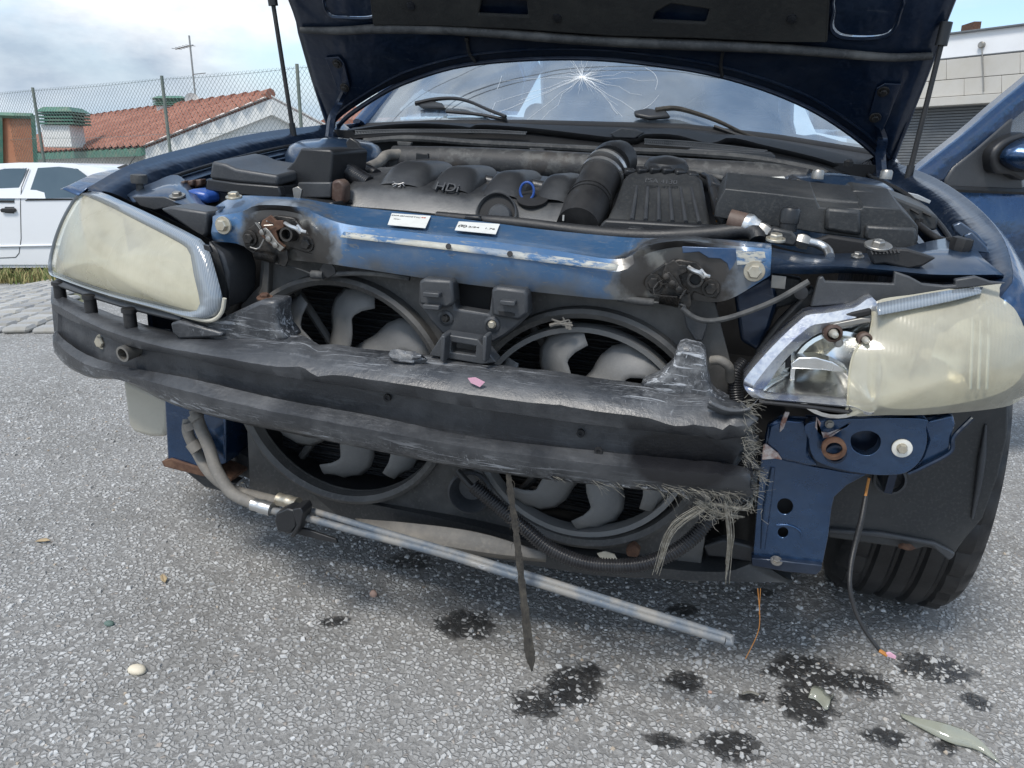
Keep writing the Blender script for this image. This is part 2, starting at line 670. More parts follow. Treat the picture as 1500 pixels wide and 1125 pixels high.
def asphalt_parts(t):
    """chip-seal surface: pale stone chips in a grey-brown binder"""
    warp = t.n.new('ShaderNodeVectorMath')
    warp.operation = 'MULTIPLY_ADD'
    t.l.new(t.noise(60, 2, .5, out=1), warp.inputs[0])
    warp.inputs[1].default_value = (.009, .009, .009)
    t.l.new(t.co(), warp.inputs[2])
    v1 = t.voro(106, 'F1', warp.outputs[0])
    v2 = t.voro(106, 'DISTANCE_TO_EDGE', warp.outputs[0])
    v3 = t.voro(210, 'F1', warp.outputs[0])
    cell = t.n.new('ShaderNodeSeparateColor')
    t.l.new(v1.outputs['Color'], cell.inputs[0])
    cell3 = t.n.new('ShaderNodeSeparateColor')
    t.l.new(v3.outputs['Color'], cell3.inputs[0])
    edge = t.ramp(v2.outputs['Distance'], [(.03, 0.0), (.20, 1.0)])
    keep = t.ramp(cell.outputs[0], [(.30, 0.0), (.38, 1.0)])        # cells without a chip show binder
    chip = t.math('MULTIPLY', edge, keep)
    ccol = t.ramp(cell.outputs[1], [(0.0, (.27, .266, .255)), (.45, (.40, .396, .385)), (.8, (.49, .49, .48)), (1.0, (.60, .60, .59))])
    warm = t.ramp(cell.outputs[2], [(.93, 0.0), (.97, .5)])
    ccol = t.mix(warm, ccol, (.40, .29, .20))
    bcol = t.ramp(cell3.outputs[0], [(0.0, (.13, .126, .12)), (1.0, (.28, .273, .26))])
    big = t.noise(1.4, 5, .6)
    col = t.mix(chip, bcol, ccol)
    col = t.mix(t.ramp(t.noise(3.1, 6, .7), [(.34, .55), (.5, 0.0)]), col, (.15, .143, .13))
    col = t.mix(t.ramp(big, [(.38, 0.0), (.75, .35)]), col, (.36, .355, .345))
    h = t.math('ADD', t.math('MULTIPLY', chip, t.math('ADD', .5, t.math('MULTIPLY', cell.outputs[1], .5))),
               t.math('MULTIPLY', t.noise(420, 3), .35))
    return col, h, chip, cell


t = NT('asphalt')
col_, h_, chip_, cell_ = asphalt_parts(t)
at_ = t.n.new('ShaderNodeAttribute')
at_.attribute_name = 'blot'
wob_ = t.math('ADD', at_.outputs['Fac'], t.math('MULTIPLY', t.math('SUBTRACT', t.noise(30, 5, .65), .5), 1.5))
st = t.ramp(wob_, [(.62, 1.0), (.84, .75), (1.06, 0.0)])
top_ = t.math('MULTIPLY', chip_, t.ramp(cell_.outputs[1], [(.62, 0.0), (.7, .85)]))     # proud chips stay dry
st = t.math('MULTIPLY', st, t.math('SUBTRACT', 1.0, top_))
col_ = t.mix(st, col_, t.mix(.14, (.006, .006, .007), col_))
M['asphalt'] = t.set(col=col_, rough=t.math('SUBTRACT', .82, t.math('MULTIPLY', st, .5)), nrm=t.bump(h_, .7, .005))

# one sheet, fine near the car, coarse towards the horizon
gx = np.unique(np.concatenate([-np.geomspace(3, 160, 24), np.linspace(-11, -1.2, 70), np.linspace(-1.2, 1.5, 136), np.linspace(1.5, 14, 30), np.geomspace(3, 160, 18)]))
gy_ = np.unique(np.concatenate([-np.geomspace(2, 60, 12), np.linspace(-2, -.6, 6), np.linspace(-.6, .5, 76), np.linspace(.5, 12, 36), np.geomspace(4, 220, 20)]))
XX, YY = np.meshgrid(gx, gy_)
ZZ = zg(XX, YY)
b = B()
nx = len(gx)
b.add(np.stack([XX.ravel(), YY.ravel(), ZZ.ravel()], 1),
      [(j * nx + i, j * nx + i + 1, (j + 1) * nx + i + 1, (j + 1) * nx + i) for j in range(len(gy_) - 1) for i in range(nx - 1)])
gr = b.obj('ground', M['asphalt'], kind='structure')
gat = gr.data.attributes.new('blot', 'FLOAT', 'POINT')
gat.data.foreach_set('value', blot_field(SPOTS, XX, YY).ravel().astype(np.float32))


# ================================================================ the wrecked car
CAR = thing('wrecked_car', 'dark blue car with its front torn off, bonnet raised and engine laid bare', 'car')


def part(name, label=None, parent=CAR):
    o = bpy.data.objects.new(name, None)
    o.empty_display_size = 0.05
    COL.objects.link(o)
    o.parent = parent
    if label:
        o['label'] = label
    return o


# ---------------------------------------------------------------- upper crossmember
t = NT('crossmember_paint')
base = t.mix(t.noise(6, 3), (.045, .12, .245), (.07, .16, .30))  # lighter blue than the body, sky reflection put into the base colour
dirt = t.math('MAXIMUM', t.ramp(t.noise(16, 6, .65), [(.48, 0.0), (.75, .45)]), t.ramp(t.noise(1, 6, .75, vec=t.map((40, 160, 160)), dist=.8), [(.57, 0.0), (.64, .7)]))
base = t.mix(dirt, base, (.24, .24, .225))
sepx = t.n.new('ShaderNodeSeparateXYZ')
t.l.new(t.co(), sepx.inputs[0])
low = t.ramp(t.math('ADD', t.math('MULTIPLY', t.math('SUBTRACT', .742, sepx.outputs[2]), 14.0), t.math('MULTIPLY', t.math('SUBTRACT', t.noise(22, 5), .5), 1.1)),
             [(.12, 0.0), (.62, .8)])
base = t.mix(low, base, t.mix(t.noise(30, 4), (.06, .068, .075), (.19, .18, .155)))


def near(t, c, r, wob=.35, sc=18, squash=(1, 1, 1)):
    k = t.n.new('ShaderNodeMapping')
    k.vector_type = 'TEXTURE'
    k.inputs['Location'].default_value = c
    k.inputs['Scale'].default_value = tuple(r * q for q in squash)
    t.l.new(t.co(), k.inputs[0])
    ln = t.n.new('ShaderNodeVectorMath')
    ln.operation = 'LENGTH'
    t.l.new(k.outputs[0], ln.inputs[0])
    return t.math('ADD', ln.outputs['Value'], t.math('MULTIPLY', t.math('SUBTRACT', t.noise(sc, 4, .6), .5), wob * 2))


for c_, r_ in (((-.345, .03, .735), .085), ((-.27, .03, .725), .06), ((.335, .03, .742), .095), ((.26, .03, .735), .05)):
    rub = t.ramp(near(t, c_, r_ * 1.05, .55, 30), [(.85, .7), (1.1, 0.0)])
    base = t.mix(rub, base, t.mix(t.noise(40, 4), (.24, .23, .20), (.12, .12, .115)))
    soot = t.ramp(near(t, c_, r_ * .92, .4, 34), [(.74, .96), (1.02, 0.0)])
    base = t.mix(soot, base, t.mix(t.noise(30, 4), (.016, .014, .013), (.05, .045, .04)))
M['crossmember'] = t.set(col=base, rough=t.math('ADD', .3, t.math('MULTIPLY', dirt, .5)), metal=.3, coat=.6, crough=.15, nrm=t.bump(t.noise(150, 3), .06, .002))

N = 70
T_ = [(312, 306), (345, 289), (400, 289), (445, 292), (500, 302), (600, 313), (700, 325), (800, 338), (905, 348), (950, 350), (1000, 349), (1060, 352), (1130, 358)]
R_ = [(312, 318), (352, 312), (380, 301), (440, 305), (500, 328), (600, 341), (700, 352), (800, 366), (906, 381), (945, 361), (1000, 353), (1060, 360), (1130, 366)]
F_ = [(312, 327, 0), (350, 324, .01), (380, 308, .018), (440, 313, .018), (498, 346, 0), (600, 359, -.012), (700, 371, -.012), (800, 385, -.012), (905, 398, 0), (945, 372, .018),
      (1000, 361, .018), (1060, 368, .012), (1130, 374, 0)]
L_ = [(312, 352, 0), (352, 357, .01), (382, 375, .018), (440, 381, .018), (494, 387, .004), (600, 403, 0), (700, 417, 0), (800, 428, 0), (906, 438, .004), (950, 434, .018),
      (1010, 438, .018), (1063, 439, .012), (1128, 402, 0)]


def mid(a, b, f):
    return [(p[0] * (1 - f) + q[0] * f, p[1] * (1 - f) + q[1] * f, (p[2] if len(p) > 2 else 0) * (1 - f) + q[2] * f) for p, q in zip(a, b)]


b = B()
lines = [crom(L(T_, .17), N) - [0, 0, .05], crom(L(T_, .115), N), crom(L(R_, .03), N) + [0, .02, .004], crom(L(R_, .012), N), crom(L(F_), N), crom(L(mid(F_, L_, .5)), N) - [0, .004, 0],
         crom(L(L_), N), crom(L(L_), N) + [0, .06, .012]]
b.loft(lines)
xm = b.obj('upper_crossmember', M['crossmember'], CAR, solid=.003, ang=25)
# pale strip of old adhesive along the fold
t = NT('old_adhesive')
wear = t.ramp(t.noise(90, 6, .75, vec=t.map((.35, 1, 1))), [(.44, 0.0), (.52, 1.0)])
wear2 = t.ramp(t.noise(9, 3, .6), [(.36, 0.0), (.56, 1.0)])
wm = t.math('MULTIPLY', wear, t.math('ADD', .45, t.math('MULTIPLY', wear2, .55)), clamp=True)
wm = t.math('MAXIMUM', wm, t.ramp(t.noise(5, 2), [(.50, 0.0), (.56, 1.0)]))
M['adhesive'] = t.set(col=t.mix(wm, (.06, .14, .27), t.mix(t.noise(60, 3), (.34, .33, .28), (.56, .55, .49))), rough=.75, nrm=t.bump(wear, .4, .001))
s1 = [(506, 339), (600, 350), (700, 361), (800, 373), (907, 387)]
s2 = [(500, 347), (600, 359), (700, 371), (800, 384), (903, 396)]
b = B()
b.loft([crom(L(s1, -.004), 40) - [0, .005, 0], crom(L(s2, -.012), 40) - [0, .004, 0]])
b.obj('adhesive_strip', M['adhesive'], xm, solid=.0012)
for px, py in ((657, 361), (747, 372)):
    b = B()
    b.lathe([(.0045, -.0006), (.0045, .0012)], P(px, py, y=-.0185), (0, -1, .5), 14)
    b.obj('rivet_hole', M['black'], xm)
for (px, py), r in (((328, 330), .0095), ((1105, 397), .0095)):
    bolt(xm, P(px, py, y=-.002), (0, -1, 0), r, M['zinc'])
for (px, py) in ((343, 290), (1136, 352)):
    bolt(xm, P(px, py, y=.07), (0, -.15, 1), .009, M['zinc'])
for (px, py) in ((383, 308), (640, 388)):
    b = B()
    b.lathe([(.005, 0), (.005, .003)], P(px, py, y=.024 if px < 400 else -.012), (0, -1, 0), 12, sc=(1.5, .8))
    if px < 400:
        b.obj('slot_hole', M['black'], xm)
# pale bare patch at the right end and the overlapping blue plate beside it
slab('bare_patch', [(1078, 367), (1120, 369), (1122, 381), (1108, 386), (1080, 388)], -.0035, .002, M['adhesive'], xm, bevel=0)
M['plate_blue'] = worn('blue_plate', (.022, .065, .15), .38, .3, (.2, .2, .22), .25, 20, coat=.4)
slab('overlap_plate', [(999, 361), (1078, 364), (1082, 405), (1071, 406), (1065, 386), (1055, 379), (1038, 378), (1024, 369), (1000, 371)], .006, .004, M['plate_blue'], xm, bevel=.001)

# labels on the crossmember
t = NT('paper_label')
M['label'] = t.set(col=t.mix(t.ramp(t.noise(40, 4), [(.5, 0.0), (.8, .35)]), (.72, .72, .68), (.45, .42, .35)), rough=.5)
M['ink'] = NT('label_ink').set(col=(.03, .03, .03), rough=.6)
M['ink_red'] = NT('label_ink_red').set(col=(.5, .06, .03), rough=.6)


def sticker(quad, yq, lines_):
    q = [P(a, b_, y=yy) for (a, b_), yy in zip(quad, yq)]
    n = unit(np.cross(q[1] - q[0], q[3] - q[0]))
    if n[1] > 0:
        n = -n
    q = [p + n * .004 for p in q]
    bb = B()
    bb.prism(np.array(q), n * .0006)
    o = bb.obj('label', M['label'], xm)
    xd, yd = q[2] - q[3], q[0] - q[3]
    for (body, fx, fy, size, mt) in lines_:
        text('label_print', body, size, q[3] + xd * fx + yd * fy + n * .0011, xd, yd, mt, o, .0001)
    return o


def ytr(px, py):
    """depth of the slanted top face of the crossmember under a photo point"""
    tx = np.interp(px, [p[0] for p in T_], [p[1] for p in T_])
    rx = np.interp(px, [p[0] for p in R_], [p[1] for p in R_])
    f = (py - tx) / (rx - tx)
    return .115 + (.012 - .115) * f


q1 = [(574, 316), (631, 320), (623, 338), (568, 333)]
q2 = [(672, 328), (732, 332), (726, 347), (666, 341)]
sticker(q1, [ytr(*p) for p in q1], [('DIAGNOSTIC', .42, .80, .0085, M['ink']), ('88', .90, .82, .008, M['ink_red']), ('38451', .2, .5, .005, M['ink'])])
sticker(q2, [ytr(*p) for p in q2], [('E', .15, .5, .016, M['ink']), ('2/24   1.76', .62, .48, .0105, M['ink']), ('( )', .15, .5, .018, M['ink'])])


# ---------------------------------------------------------------- bonnet latches
def latch(c0, mirror, rusty):
    """catch plate with bolts, hook, spring; c0 photo centre"""
    g = part('bonnet_latch', 'rusty open bonnet catch' if rusty else 'oily crushed bonnet catch')
    y = .010
    sx = -1 if mirror else 1

    def q(dx, dy, yy=y):
        return P(c0[0] + sx * dx, c0[1] + dy, y=yy)

    b = B()
    b.prism(np.array([q(-68, 6), (q(-60, -12)), q(-40, -26), q(-18, -32), q(8, -28), q(22, -12), q(34, -2), q(44, 14), q(36, 26), q(20, 22), q(4, 16), q(-4, 26), q(-14, 30), q(-34, 26), q(-60, 18)]), (0, .006, 0))
    b.obj('catch_plate', M['grease'], g, bevel=.002)
    for dx, dy in ((-55, 2), (28, 10)):
        bolt(g, q(dx, dy, y - .001), (0, -1, 0), .0085, M['grease'])
    b = B()
    b.prism(np.array([q(-44, -6, y - .01), q(-38, -24, y - .01), q(-26, -32, y - .01), q(-18, -24, y - .01), q(-8, -24, y - .01), q(-6, -14, y - .01), q(-18, -8, y - .01), q(-14, 6, y - .01), q(-4, 14, y - .01), q(-10, 22, y - .01), q(-26, 12, y - .01)]), (0, .005, 0))
    b.obj('hook', M['rust'] if rusty else M['grease'], g, bevel=.0012)
    b = B()
    b.prism(np.array([q(-40, -10, y - .016), q(-33, -14, y - .016), q(-27, -8, y - .016), q(-16, 8, y - .016), q(-6, 16, y - .016), q(-12, 22, y - .016), q(-28, 8, y - .016)]), (0, .004, 0))
    b.obj('lever', M['steel'] if rusty else M['grease'], g, bevel=.001)
    for dx, dy in ((-37, -7), (-28, 3), (-18, 12)):
        b = B()
        b.lathe([(.005, 0), (.005, .003), (.003, .004)], q(dx, dy, y - .017), (0, -1, 0), 10)
        b.obj('pivot_pin', M['steel'] if rusty else M['grease'], g)
    b = B()
    b.lathe([(.012, 0), (.012, .02), (.0085, .02), (.0085, .002)], q(6, -4, y), (0, -1, .1), 18)
    b.obj('striker_socket', M['grease'], g)
    b = B()
    b.tube([q(-4, -20, y - .01), q(4, -15, y - .022), q(12, -12, y - .024), q(18, -6, y - .02)], .0035, 8, 16)
    b.tube([q(14, -16, y - .012), q(20, -9, y - .02), q(26, -7, y - .018)], .003, 8, 12)
    b.obj('bent_spring', M['alu'], g)
    b = B()
    b.tube([q(-46, 26, y - .01), q(-30, 29, y - .012), q(-18, 32, y - .012)], .0075, 10, 30, wave=(.12, 2))
    b.obj('coil_spring', M['grease'], g)
    b = B()
    b.prism(np.array([q(-18, 20, y - .006), q(-2, 18, y - .006), q(0, 34, y - .006), q(-4, 44, y - .006), q(-14, 42, y - .006), q(-20, 32, y - .006)]), (0, .004, 0))
    b.obj('release_arm', M['grease'], g, bevel=.001)
    # crumpled torn metal around the hook
    b = B()
    for k in range(3):
        p0 = q(-34 + random.uniform(-8, 26), -22 + random.uniform(0, 44), y - .012)
        pts = [p0 + np.array([random.gauss(0, .007), -random.random() * .012, random.gauss(0, .008)]) * i for i in range(4)]
        b.tube(pts, .0011, 5, 8)
    b.obj('torn_shred', M['grease'] if not rusty else M['steel'], g, kind='stuff')
    return g


latch((422, 347), False, True)
latch((1013, 412), False, False)

# release cables
b = B()
b.tube(L([(404, 386), (440, 395), (458, 402)], .02), .0016, 6, 20)
b.tube(L([(457, 402), (474, 403)], .018), .0075, 12, 6)
b.tube(L([(474, 403), (520, 400), (560, 402), (600, 408)], .02), .0045, 8, 24)
b.obj('release_cable', M['rubber_grey'], CAR, label='cable running left from the catch')
slab('cable_bracket', [(466, 398), (478, 376), (490, 392), (492, 401), (480, 408)], .015, .003, M['plastic'], CAR, .001)
b = B()
b.tube(L([(905, 436), (935, 441), (958, 443)], .01), .006, 10, 14)
b.tube(L([(958, 443), (1000, 447), (1003, 455)], .0), .002, 6, 14)
b.tube(L([(998, 451), (1015, 464), (1035, 470), (1062, 467), (1100, 455), (1140, 438), (1185, 412)], -.005), .0042, 8, 50)
b.obj('release_cable', M['rubber_grey'], CAR, label='cable looping right across the gap')

# ---------------------------------------------------------------- radiator, shroud, fans
rad_ = part('radiator')
b = B()
b.box((-.03, .185, .455), (.84, .035, .53))
t = NT('radiator_core')
wv = t.n.new('ShaderNodeTexWave')
wv.bands_direction = 'Z'
wv.inputs['Scale'].default_value = 55
t.l.new(t.co(), wv.inputs[0])
M['core'] = t.set(col=t.mix(t.ramp(t.noise(14, 5), [(.5, 0.0), (.75, .5)]), (.012, .012, .013), (.06, .06, .058)), rough=.6, nrm=t.bump(wv.outputs[0], .6, .003))
b.obj('core', M['core'], rad_, bevel=.004)
b = B()
for k in range(36):
    z = .205 + k * .0142
    b.box((-.03, .1655, z), (.80, .003, .0022))
b.obj('cooling_tube', M['plastic_grey'], rad_, kind='stuff')

FANS = (((-.25, .06, .46), .214), ((.20, .06, .456), .212))
t = 48
sh = part('fan_shroud')
circ = lambda c, r, n=64: [np.array([c[0] + r * math.cos(2 * math.pi * k / n), c[1], c[2] + r * math.sin(2 * math.pi * k / n)]) for k in range(n)]
outer = [(-.46, .06, .20), (.425, .06, .20), (.425, .06, .60), (.385, .06, .70), (-.405, .06, .712), (-.415, .06, .64), (-.455, .06, .60)]
b = B()
b.plate([[np.array(p) for p in outer], circ(FANS[0][0], .200), circ((FANS[1][0][0] - .0, .06, .456), .207)], (0, .006, 0))
b.obj('shroud_plate', M['shroud'], sh, bevel=.001)
for (c, r) in FANS:
    b = B()
    b.lathe([(r - .014, -.005), (r - .012, .02), (r - .003, .026), (r + .004, .022), (r + .005, -.004)], c, (0, -1, 0), 72, ring=True)
    b.obj('shroud_ring', M['shroud'], sh, ang=50)


def fan(c, phase, ring, nb, mat):
    g = part('cooling_fan')
    c = np.array(c)
    for k in range(nb):
        a0 = phase + 2 * math.pi * k / nb
        b = B()
        rows = []
        rr_ = .138 if not ring else .128

        def path(f):
            r, a = .055 + f * rr_, a0 - (.80 * f + .12 * math.sin(2 * math.pi * f))
            return np.array([r * math.cos(a), r * math.sin(a)])

        for i in range(11):
            f = i / 10
            p = path(f)
            tg = path(min(1, f + .02)) - path(max(0, f - .02))
            nv = np.array([-tg[1], tg[0]]) / np.linalg.norm(tg)
            half = .020 + .008 * math.sin(math.pi * min(1, .15 + f * .7))
            row = []
            for j in range(7):
                e = (j / 6 - .5) * 2
                q = p + nv * half * e
                m_ = np.linalg.norm(q)
                lim = .055 + rr_
                if m_ > lim:
                    q = q * lim / m_
                row.append(c + np.array([q[0], .016 * e + .006 * e * e - .006, q[1]]))
            rows.append(row)
        b.loft(rows)
        b.obj('blade', mat, g, solid=.0028)
    b = B()
    b.lathe([(.062, .0), (.062, .03), (.055, .036), (.02, .038), (0, .038)], c + [0, .016, 0], (0, -1, 0), 30)
    b.obj('hub', mat, g)
    if ring:
        b = B()
        b.lathe([(ring - .006, -.014), (ring - .006, .014), (ring + .003, .016), (ring + .004, -.012)], c, (0, -1, 0), 72, ring=True)
        b.obj('rim', mat, g)
    return g


fan((-.25, .085, .46), 1.30, 0, 8, M['fan'])
fan((.195, .062, .448), .86, .188, 8, M['fan'])
for a in (.3, 2.2, 4.1):
    for (c, r) in FANS:
        b = B()
        b.tube([np.array(c) + [.05 * math.cos(a), .055, .05 * math.sin(a)], np.array(c) + [r * math.cos(a), .055, r * math.sin(a)]], .008, 8, 6)
        b.obj('motor_strut', M['shroud'], sh)
# grime flake sticking to the right ring
b = B()
p0 = P(822, 476, y=.03)
for k in range(9):
    a = random.uniform(-.3, 2.9)
    b.tube([p0 + [random.gauss(0, .008), 0, random.gauss(0, .003)], p0 + np.array([math.cos(a) * .02, -.003, math.sin(a) * .014])], [.0035, .0012], 6, 5)
b.obj('clinging_scrap', M['hose_grey'], sh, kind='stuff')

# central grille bracket
cb = part('grille_bracket')
out = [(614, 413), (620, 409), (664, 412), (667, 452), (716, 460), (721, 421), (728, 420), (772, 426), (775, 462), (758, 478), (740, 492), (720, 503), (690, 498), (647, 489), (630, 470), (612, 446)]
slab('bracket_plate', out, -.012, .03, M['plastic_grey'], cb, .004)
slab('bracket_block', [(613, 412), (621, 408), (662, 411), (665, 445), (655, 452), (613, 446)], -.026, .03, M['plastic_grey'], cb, .005)
slab('bracket_block', [(719, 424), (728, 420), (768, 425), (773, 430), (773, 460), (760, 470), (720, 463)], -.026, .03, M['plastic_grey'], cb, .005)
for x0, y0, w in ((619, 428, 24), (619, 446, 24), (732, 440, 22)):
    slab('ledge', [(x0, y0), (x0 + w, y0 + 2), (x0 + w, y0 + 9), (x0, y0 + 7)], -.040, .018, M['plastic_grey'], cb, .0015)
b = B()
b.prism(L([(730, 456), (744, 457), (753, 459), (754, 463), (742, 463), (731, 461)], -.0275), (0, .003, 0))
b.obj('slot', M['black'], cb)
for px, py, mt in ((653, 466, M['grease']), (721, 475, M['zinc'])):
    b = B()
    b.lathe([(.013, -.001), (.013, .002), (.009, .004), (.009, .002)], P(px, py, y=-.012), (0, -1, 0), 18)
    b.obj('screw_collar', M['plastic_grey'], cb)
    bolt(cb, P(px, py, y=-.014), (0, -1, 0), .0055, mt, 1.2)
slab('bracket_recess', [(666, 412), (722, 420), (716, 460), (668, 452)], .04, .004, M['black'], cb, .001)

# ---------------------------------------------------------------- bumper beam
t = NT('beam_plastic')
se = t.n.new('ShaderNodeSeparateXYZ')
t.l.new(t.co(), se.inputs[0])
base = t.mix(t.noise(5, 4), (.022, .024, .027), (.044, .047, .053))
dust_ = t.ramp(t.noise(9, 6, .6), [(.44, 0.0), (.74, .62)])
base = t.mix(dust_, base, (.14, .143, .148))
zone = t.ramp(t.noise(7, 3, .5, vec=t.map((1, 1, 1), (2.2, 5.1, .3))), [(.40, .06), (.60, 1.0)])
hi_ = t.ramp(se.outputs[2], [(.570, .05), (.60, 1.0)])
lo_ = t.ramp(se.outputs[2], [(.448, 1.0), (.472, 0.0)])
zz = t.math('MULTIPLY', t.math('MAXIMUM', hi_, lo_), zone)
sc1 = t.ramp(t.noise(1, 5, .72, vec=t.map((11, 120, 120)), dist=.9), [(.55, 0.0), (.60, 1.0)])
sc2 = t.ramp(t.noise(1, 5, .75, vec=t.map((120, 60, 50), rot=(.3, .5, .9)), dist=1.6), [(.60, 0.0), (.65, .8)])
scr_ = t.math('MULTIPLY', t.math('MAXIMUM', sc1, sc2), zz)
base = t.mix(t.math('MULTIPLY', scr_, .85), base, (.56, .58, .61))
haze_ = t.math('MULTIPLY', t.ramp(t.noise(34, 6, .7), [(.46, 0.0), (.66, .62)]), zz)
base = t.mix(haze_, base, (.27, .275, .28))
wet = t.ramp(near(t, (.37, -.11, .50), .085, .35, 14, (1.0, 1.4, .55)), [(.75, .9), (.95, 0.0)])
base = t.mix(wet, base, (.010, .010, .012))
M['beam'] = t.set(col=base, rough=t.math('ADD', .34, t.math('MULTIPLY', dust_, .35)), nrm=t.bump(t.math('ADD', t.noise(120, 4, .65), t.math('MULTIPLY', scr_, .9)), .35, .0025))


def y0(px):
    return float(np.interp(px, [75, 100, 133, 183, 283, 417, 700, 1100], [.07, .03, -.005, -.045, -.092, -.113, -.125, -.12]))


NB = 110
A_ = [(76, 420), (95, 433), (140, 452), (190, 470), (240, 484), (285, 490), (335, 490), (417, 494), (530, 512), (600, 519), (690, 531), (850, 553), (960, 566), (1020, 574), (1092, 594)]
B_ = [(75, 436), (93, 450), (133, 467), (183, 487), (233, 498), (283, 507), (333, 516), (417, 527), (550, 542), (690, 561), (850, 581), (960, 594), (1033, 603), (1100, 613)]
C_ = [(78, 452), (97, 464), (133, 480), (183, 503), (233, 514), (283, 524), (350, 539), (417, 550), (550, 571), (700, 596), (850, 618), (960, 630), (1030, 637), (1098, 640)]
E_ = [(81, 486), (101, 505), (136, 525), (190, 540), (235, 548), (283, 557), (350, 573), (417, 588), (550, 612), (690, 641), (850, 660), (960, 671), (1062, 681), (1085, 684)]
F2 = [(78, 492), (97, 514), (133, 536), (186, 549), (235, 563), (283, 575), (350, 592), (417, 606), (550, 631), (690, 656), (850, 677), (960, 688), (1070, 698), (1096, 702)]
G_ = [(80, 512), (100, 533), (135, 549), (180, 553), (238, 581), (283, 597), (350, 614), (417, 628), (550, 655), (690, 682), (850, 702), (1000, 717), (1060, 721), (1100, 724)]


def bl(pts, dy, n=NB):
    return crom(np.array([P(a, c, y=y0(a) + dy) for a, c in pts]), n)


tear = np.zeros((NB, 3))
tear[-5:, 0] = 1
lines = [bl(A_, .11) - [0, 0, .012], bl(A_, .075), bl(mid([(*p, 0) for p in crom(np.array(A_), 14)], [(*p, 0) for p in crom(np.array(B_), 14)], .5) if False else [tuple(p) for p in (crom(np.array(A_, float), 14) * .5 + crom(np.array(B_, float), 14) * .5)], .028),
         bl(B_, .004), bl([tuple(p) for p in (crom(np.array(B_, float), 14) * .5 + crom(np.array(C_, float), 14) * .5)], -.008), bl(C_, 0), bl(C_, .012), bl(C_, .034) + [0, 0, .006],
         bl(E_, .036), bl(E_, .014), bl(F2, -.008), bl([tuple(p) for p in (crom(np.array(F2, float), 14) * .5 + crom(np.array(G_, float), 14) * .5)], -.006), bl(G_, .006), bl(G_, .03) - [0, 0, .004]]
for i, ln in enumerate(lines):                       # ragged, torn right end and small dents
    w = random.uniform(-.012, .014)
    for k in range(1, 7):
        ln[-k, 0] += w * (7 - k) / 6 + random.gauss(0, .0025)
        ln[-k, 2] += random.gauss(0, .0022)
    if i in (1, 2, 3, 4):
        for c_, d_, s_ in ((54, .004, 1.6), (57, -.005, 1.3), (101, -.006, 2.0), (88, .002, 3)):
            g = np.exp(-((np.arange(NB) - c_) / s_) ** 2)
            ln[:, 2] += g * d_
            ln[:, 1] += g * d_ * .8
    ln += np.stack([np.zeros(NB), RNG.normal(0, .0002, NB), RNG.normal(0, .00025, NB)], 1)
b = B()
b.loft(lines)
beam = b.obj('bumper_beam', M['beam'], CAR, solid=.0045, ang=48)
# end pocket on the left: back wall, web, bolt and tow tube
slab('pocket_wall', [(84, 458), (133, 480), (183, 503), (277, 523), (280, 560), (235, 555), (186, 546), (136, 530), (101, 510), (84, 488)], .075, .006, M['beam'], beam, .001)
slab('pocket_web', [(136, 484), (183, 505), (186, 546), (150, 532), (138, 524)], .025, .012, M['beam'], beam, .003)
slab('pocket_web', [(277, 520), (292, 524), (292, 560), (278, 558)], -.06, .1, M['beam'], beam, .002)
bolt(beam, P(151, 500, y=.018), (-.1, -1, .05), .0105, M['zinc'], 1.45)
b = B()
p = P(179, 519, y=-.055)
b.lathe([(.0145, -.11), (.0145, 0), (.0105, 0), (.0105, -.10)], p, (-.12, -1, -.08), 22)
b.obj('tow_tube', M['steel'], beam)
# headlamp support strip and studs on the left
b = B()
b.loft([crom(L([(77, 416, .08), (130, 434, .03), (190, 452, -.01), (264, 470, -.05)], 0), 20), crom(L([(77, 408, .085), (130, 426, .035), (190, 444, -.005), (262, 460, -.045)], 0), 20) + [0, .02, 0],
        crom(L([(77, 402, .12), (130, 419, .08), (190, 437, .04), (260, 452, 0)], 0), 20) + [0, .04, 0]])
b.obj('lamp_rail', M['plastic_grey'], beam, solid=.006)
for px, py in ((87, 421), (132, 441), (190, 461)):
    c = P(px, py, y=y0(px) + .03)
    b = B()
    b.lathe([(.0115, -.022), (.011, .004), (.014, .005), (.0135, .012), (.009, .013)], c, (0, 0, 1), 16)
    b.obj('rubber_stud', M['rubber'], beam)
b = B()
b.prism(L([(249, 473), (262, 470), (326, 488), (324, 494), (262, 497), (252, 488)], -.065), (0, .05, 0))
b.obj('ledge', M['beam'], beam, bevel=.004)
# upright ears that carry the beam
ear = slab('upright_ear', [(262, 489), (300, 476), (335, 461), (367, 446), (381, 440), (405, 441), (404, 462), (407, 479), (422, 499), (380, 506), (330, 505)], -.055, .055, M['beam'], beam, .007)
bolt(beam, P(388, 437, y=-.03), (0, -.1, 1), .0075, M['rust'], 1.8)
slab('upright_ear', [(935, 566), (964, 554), (984, 536), (993, 508), (1003, 506), (1026, 512), (1033, 520), (1036, 552), (1043, 578), (1075, 596), (1000, 592)], -.06, .05, M['beam'], beam, .008)
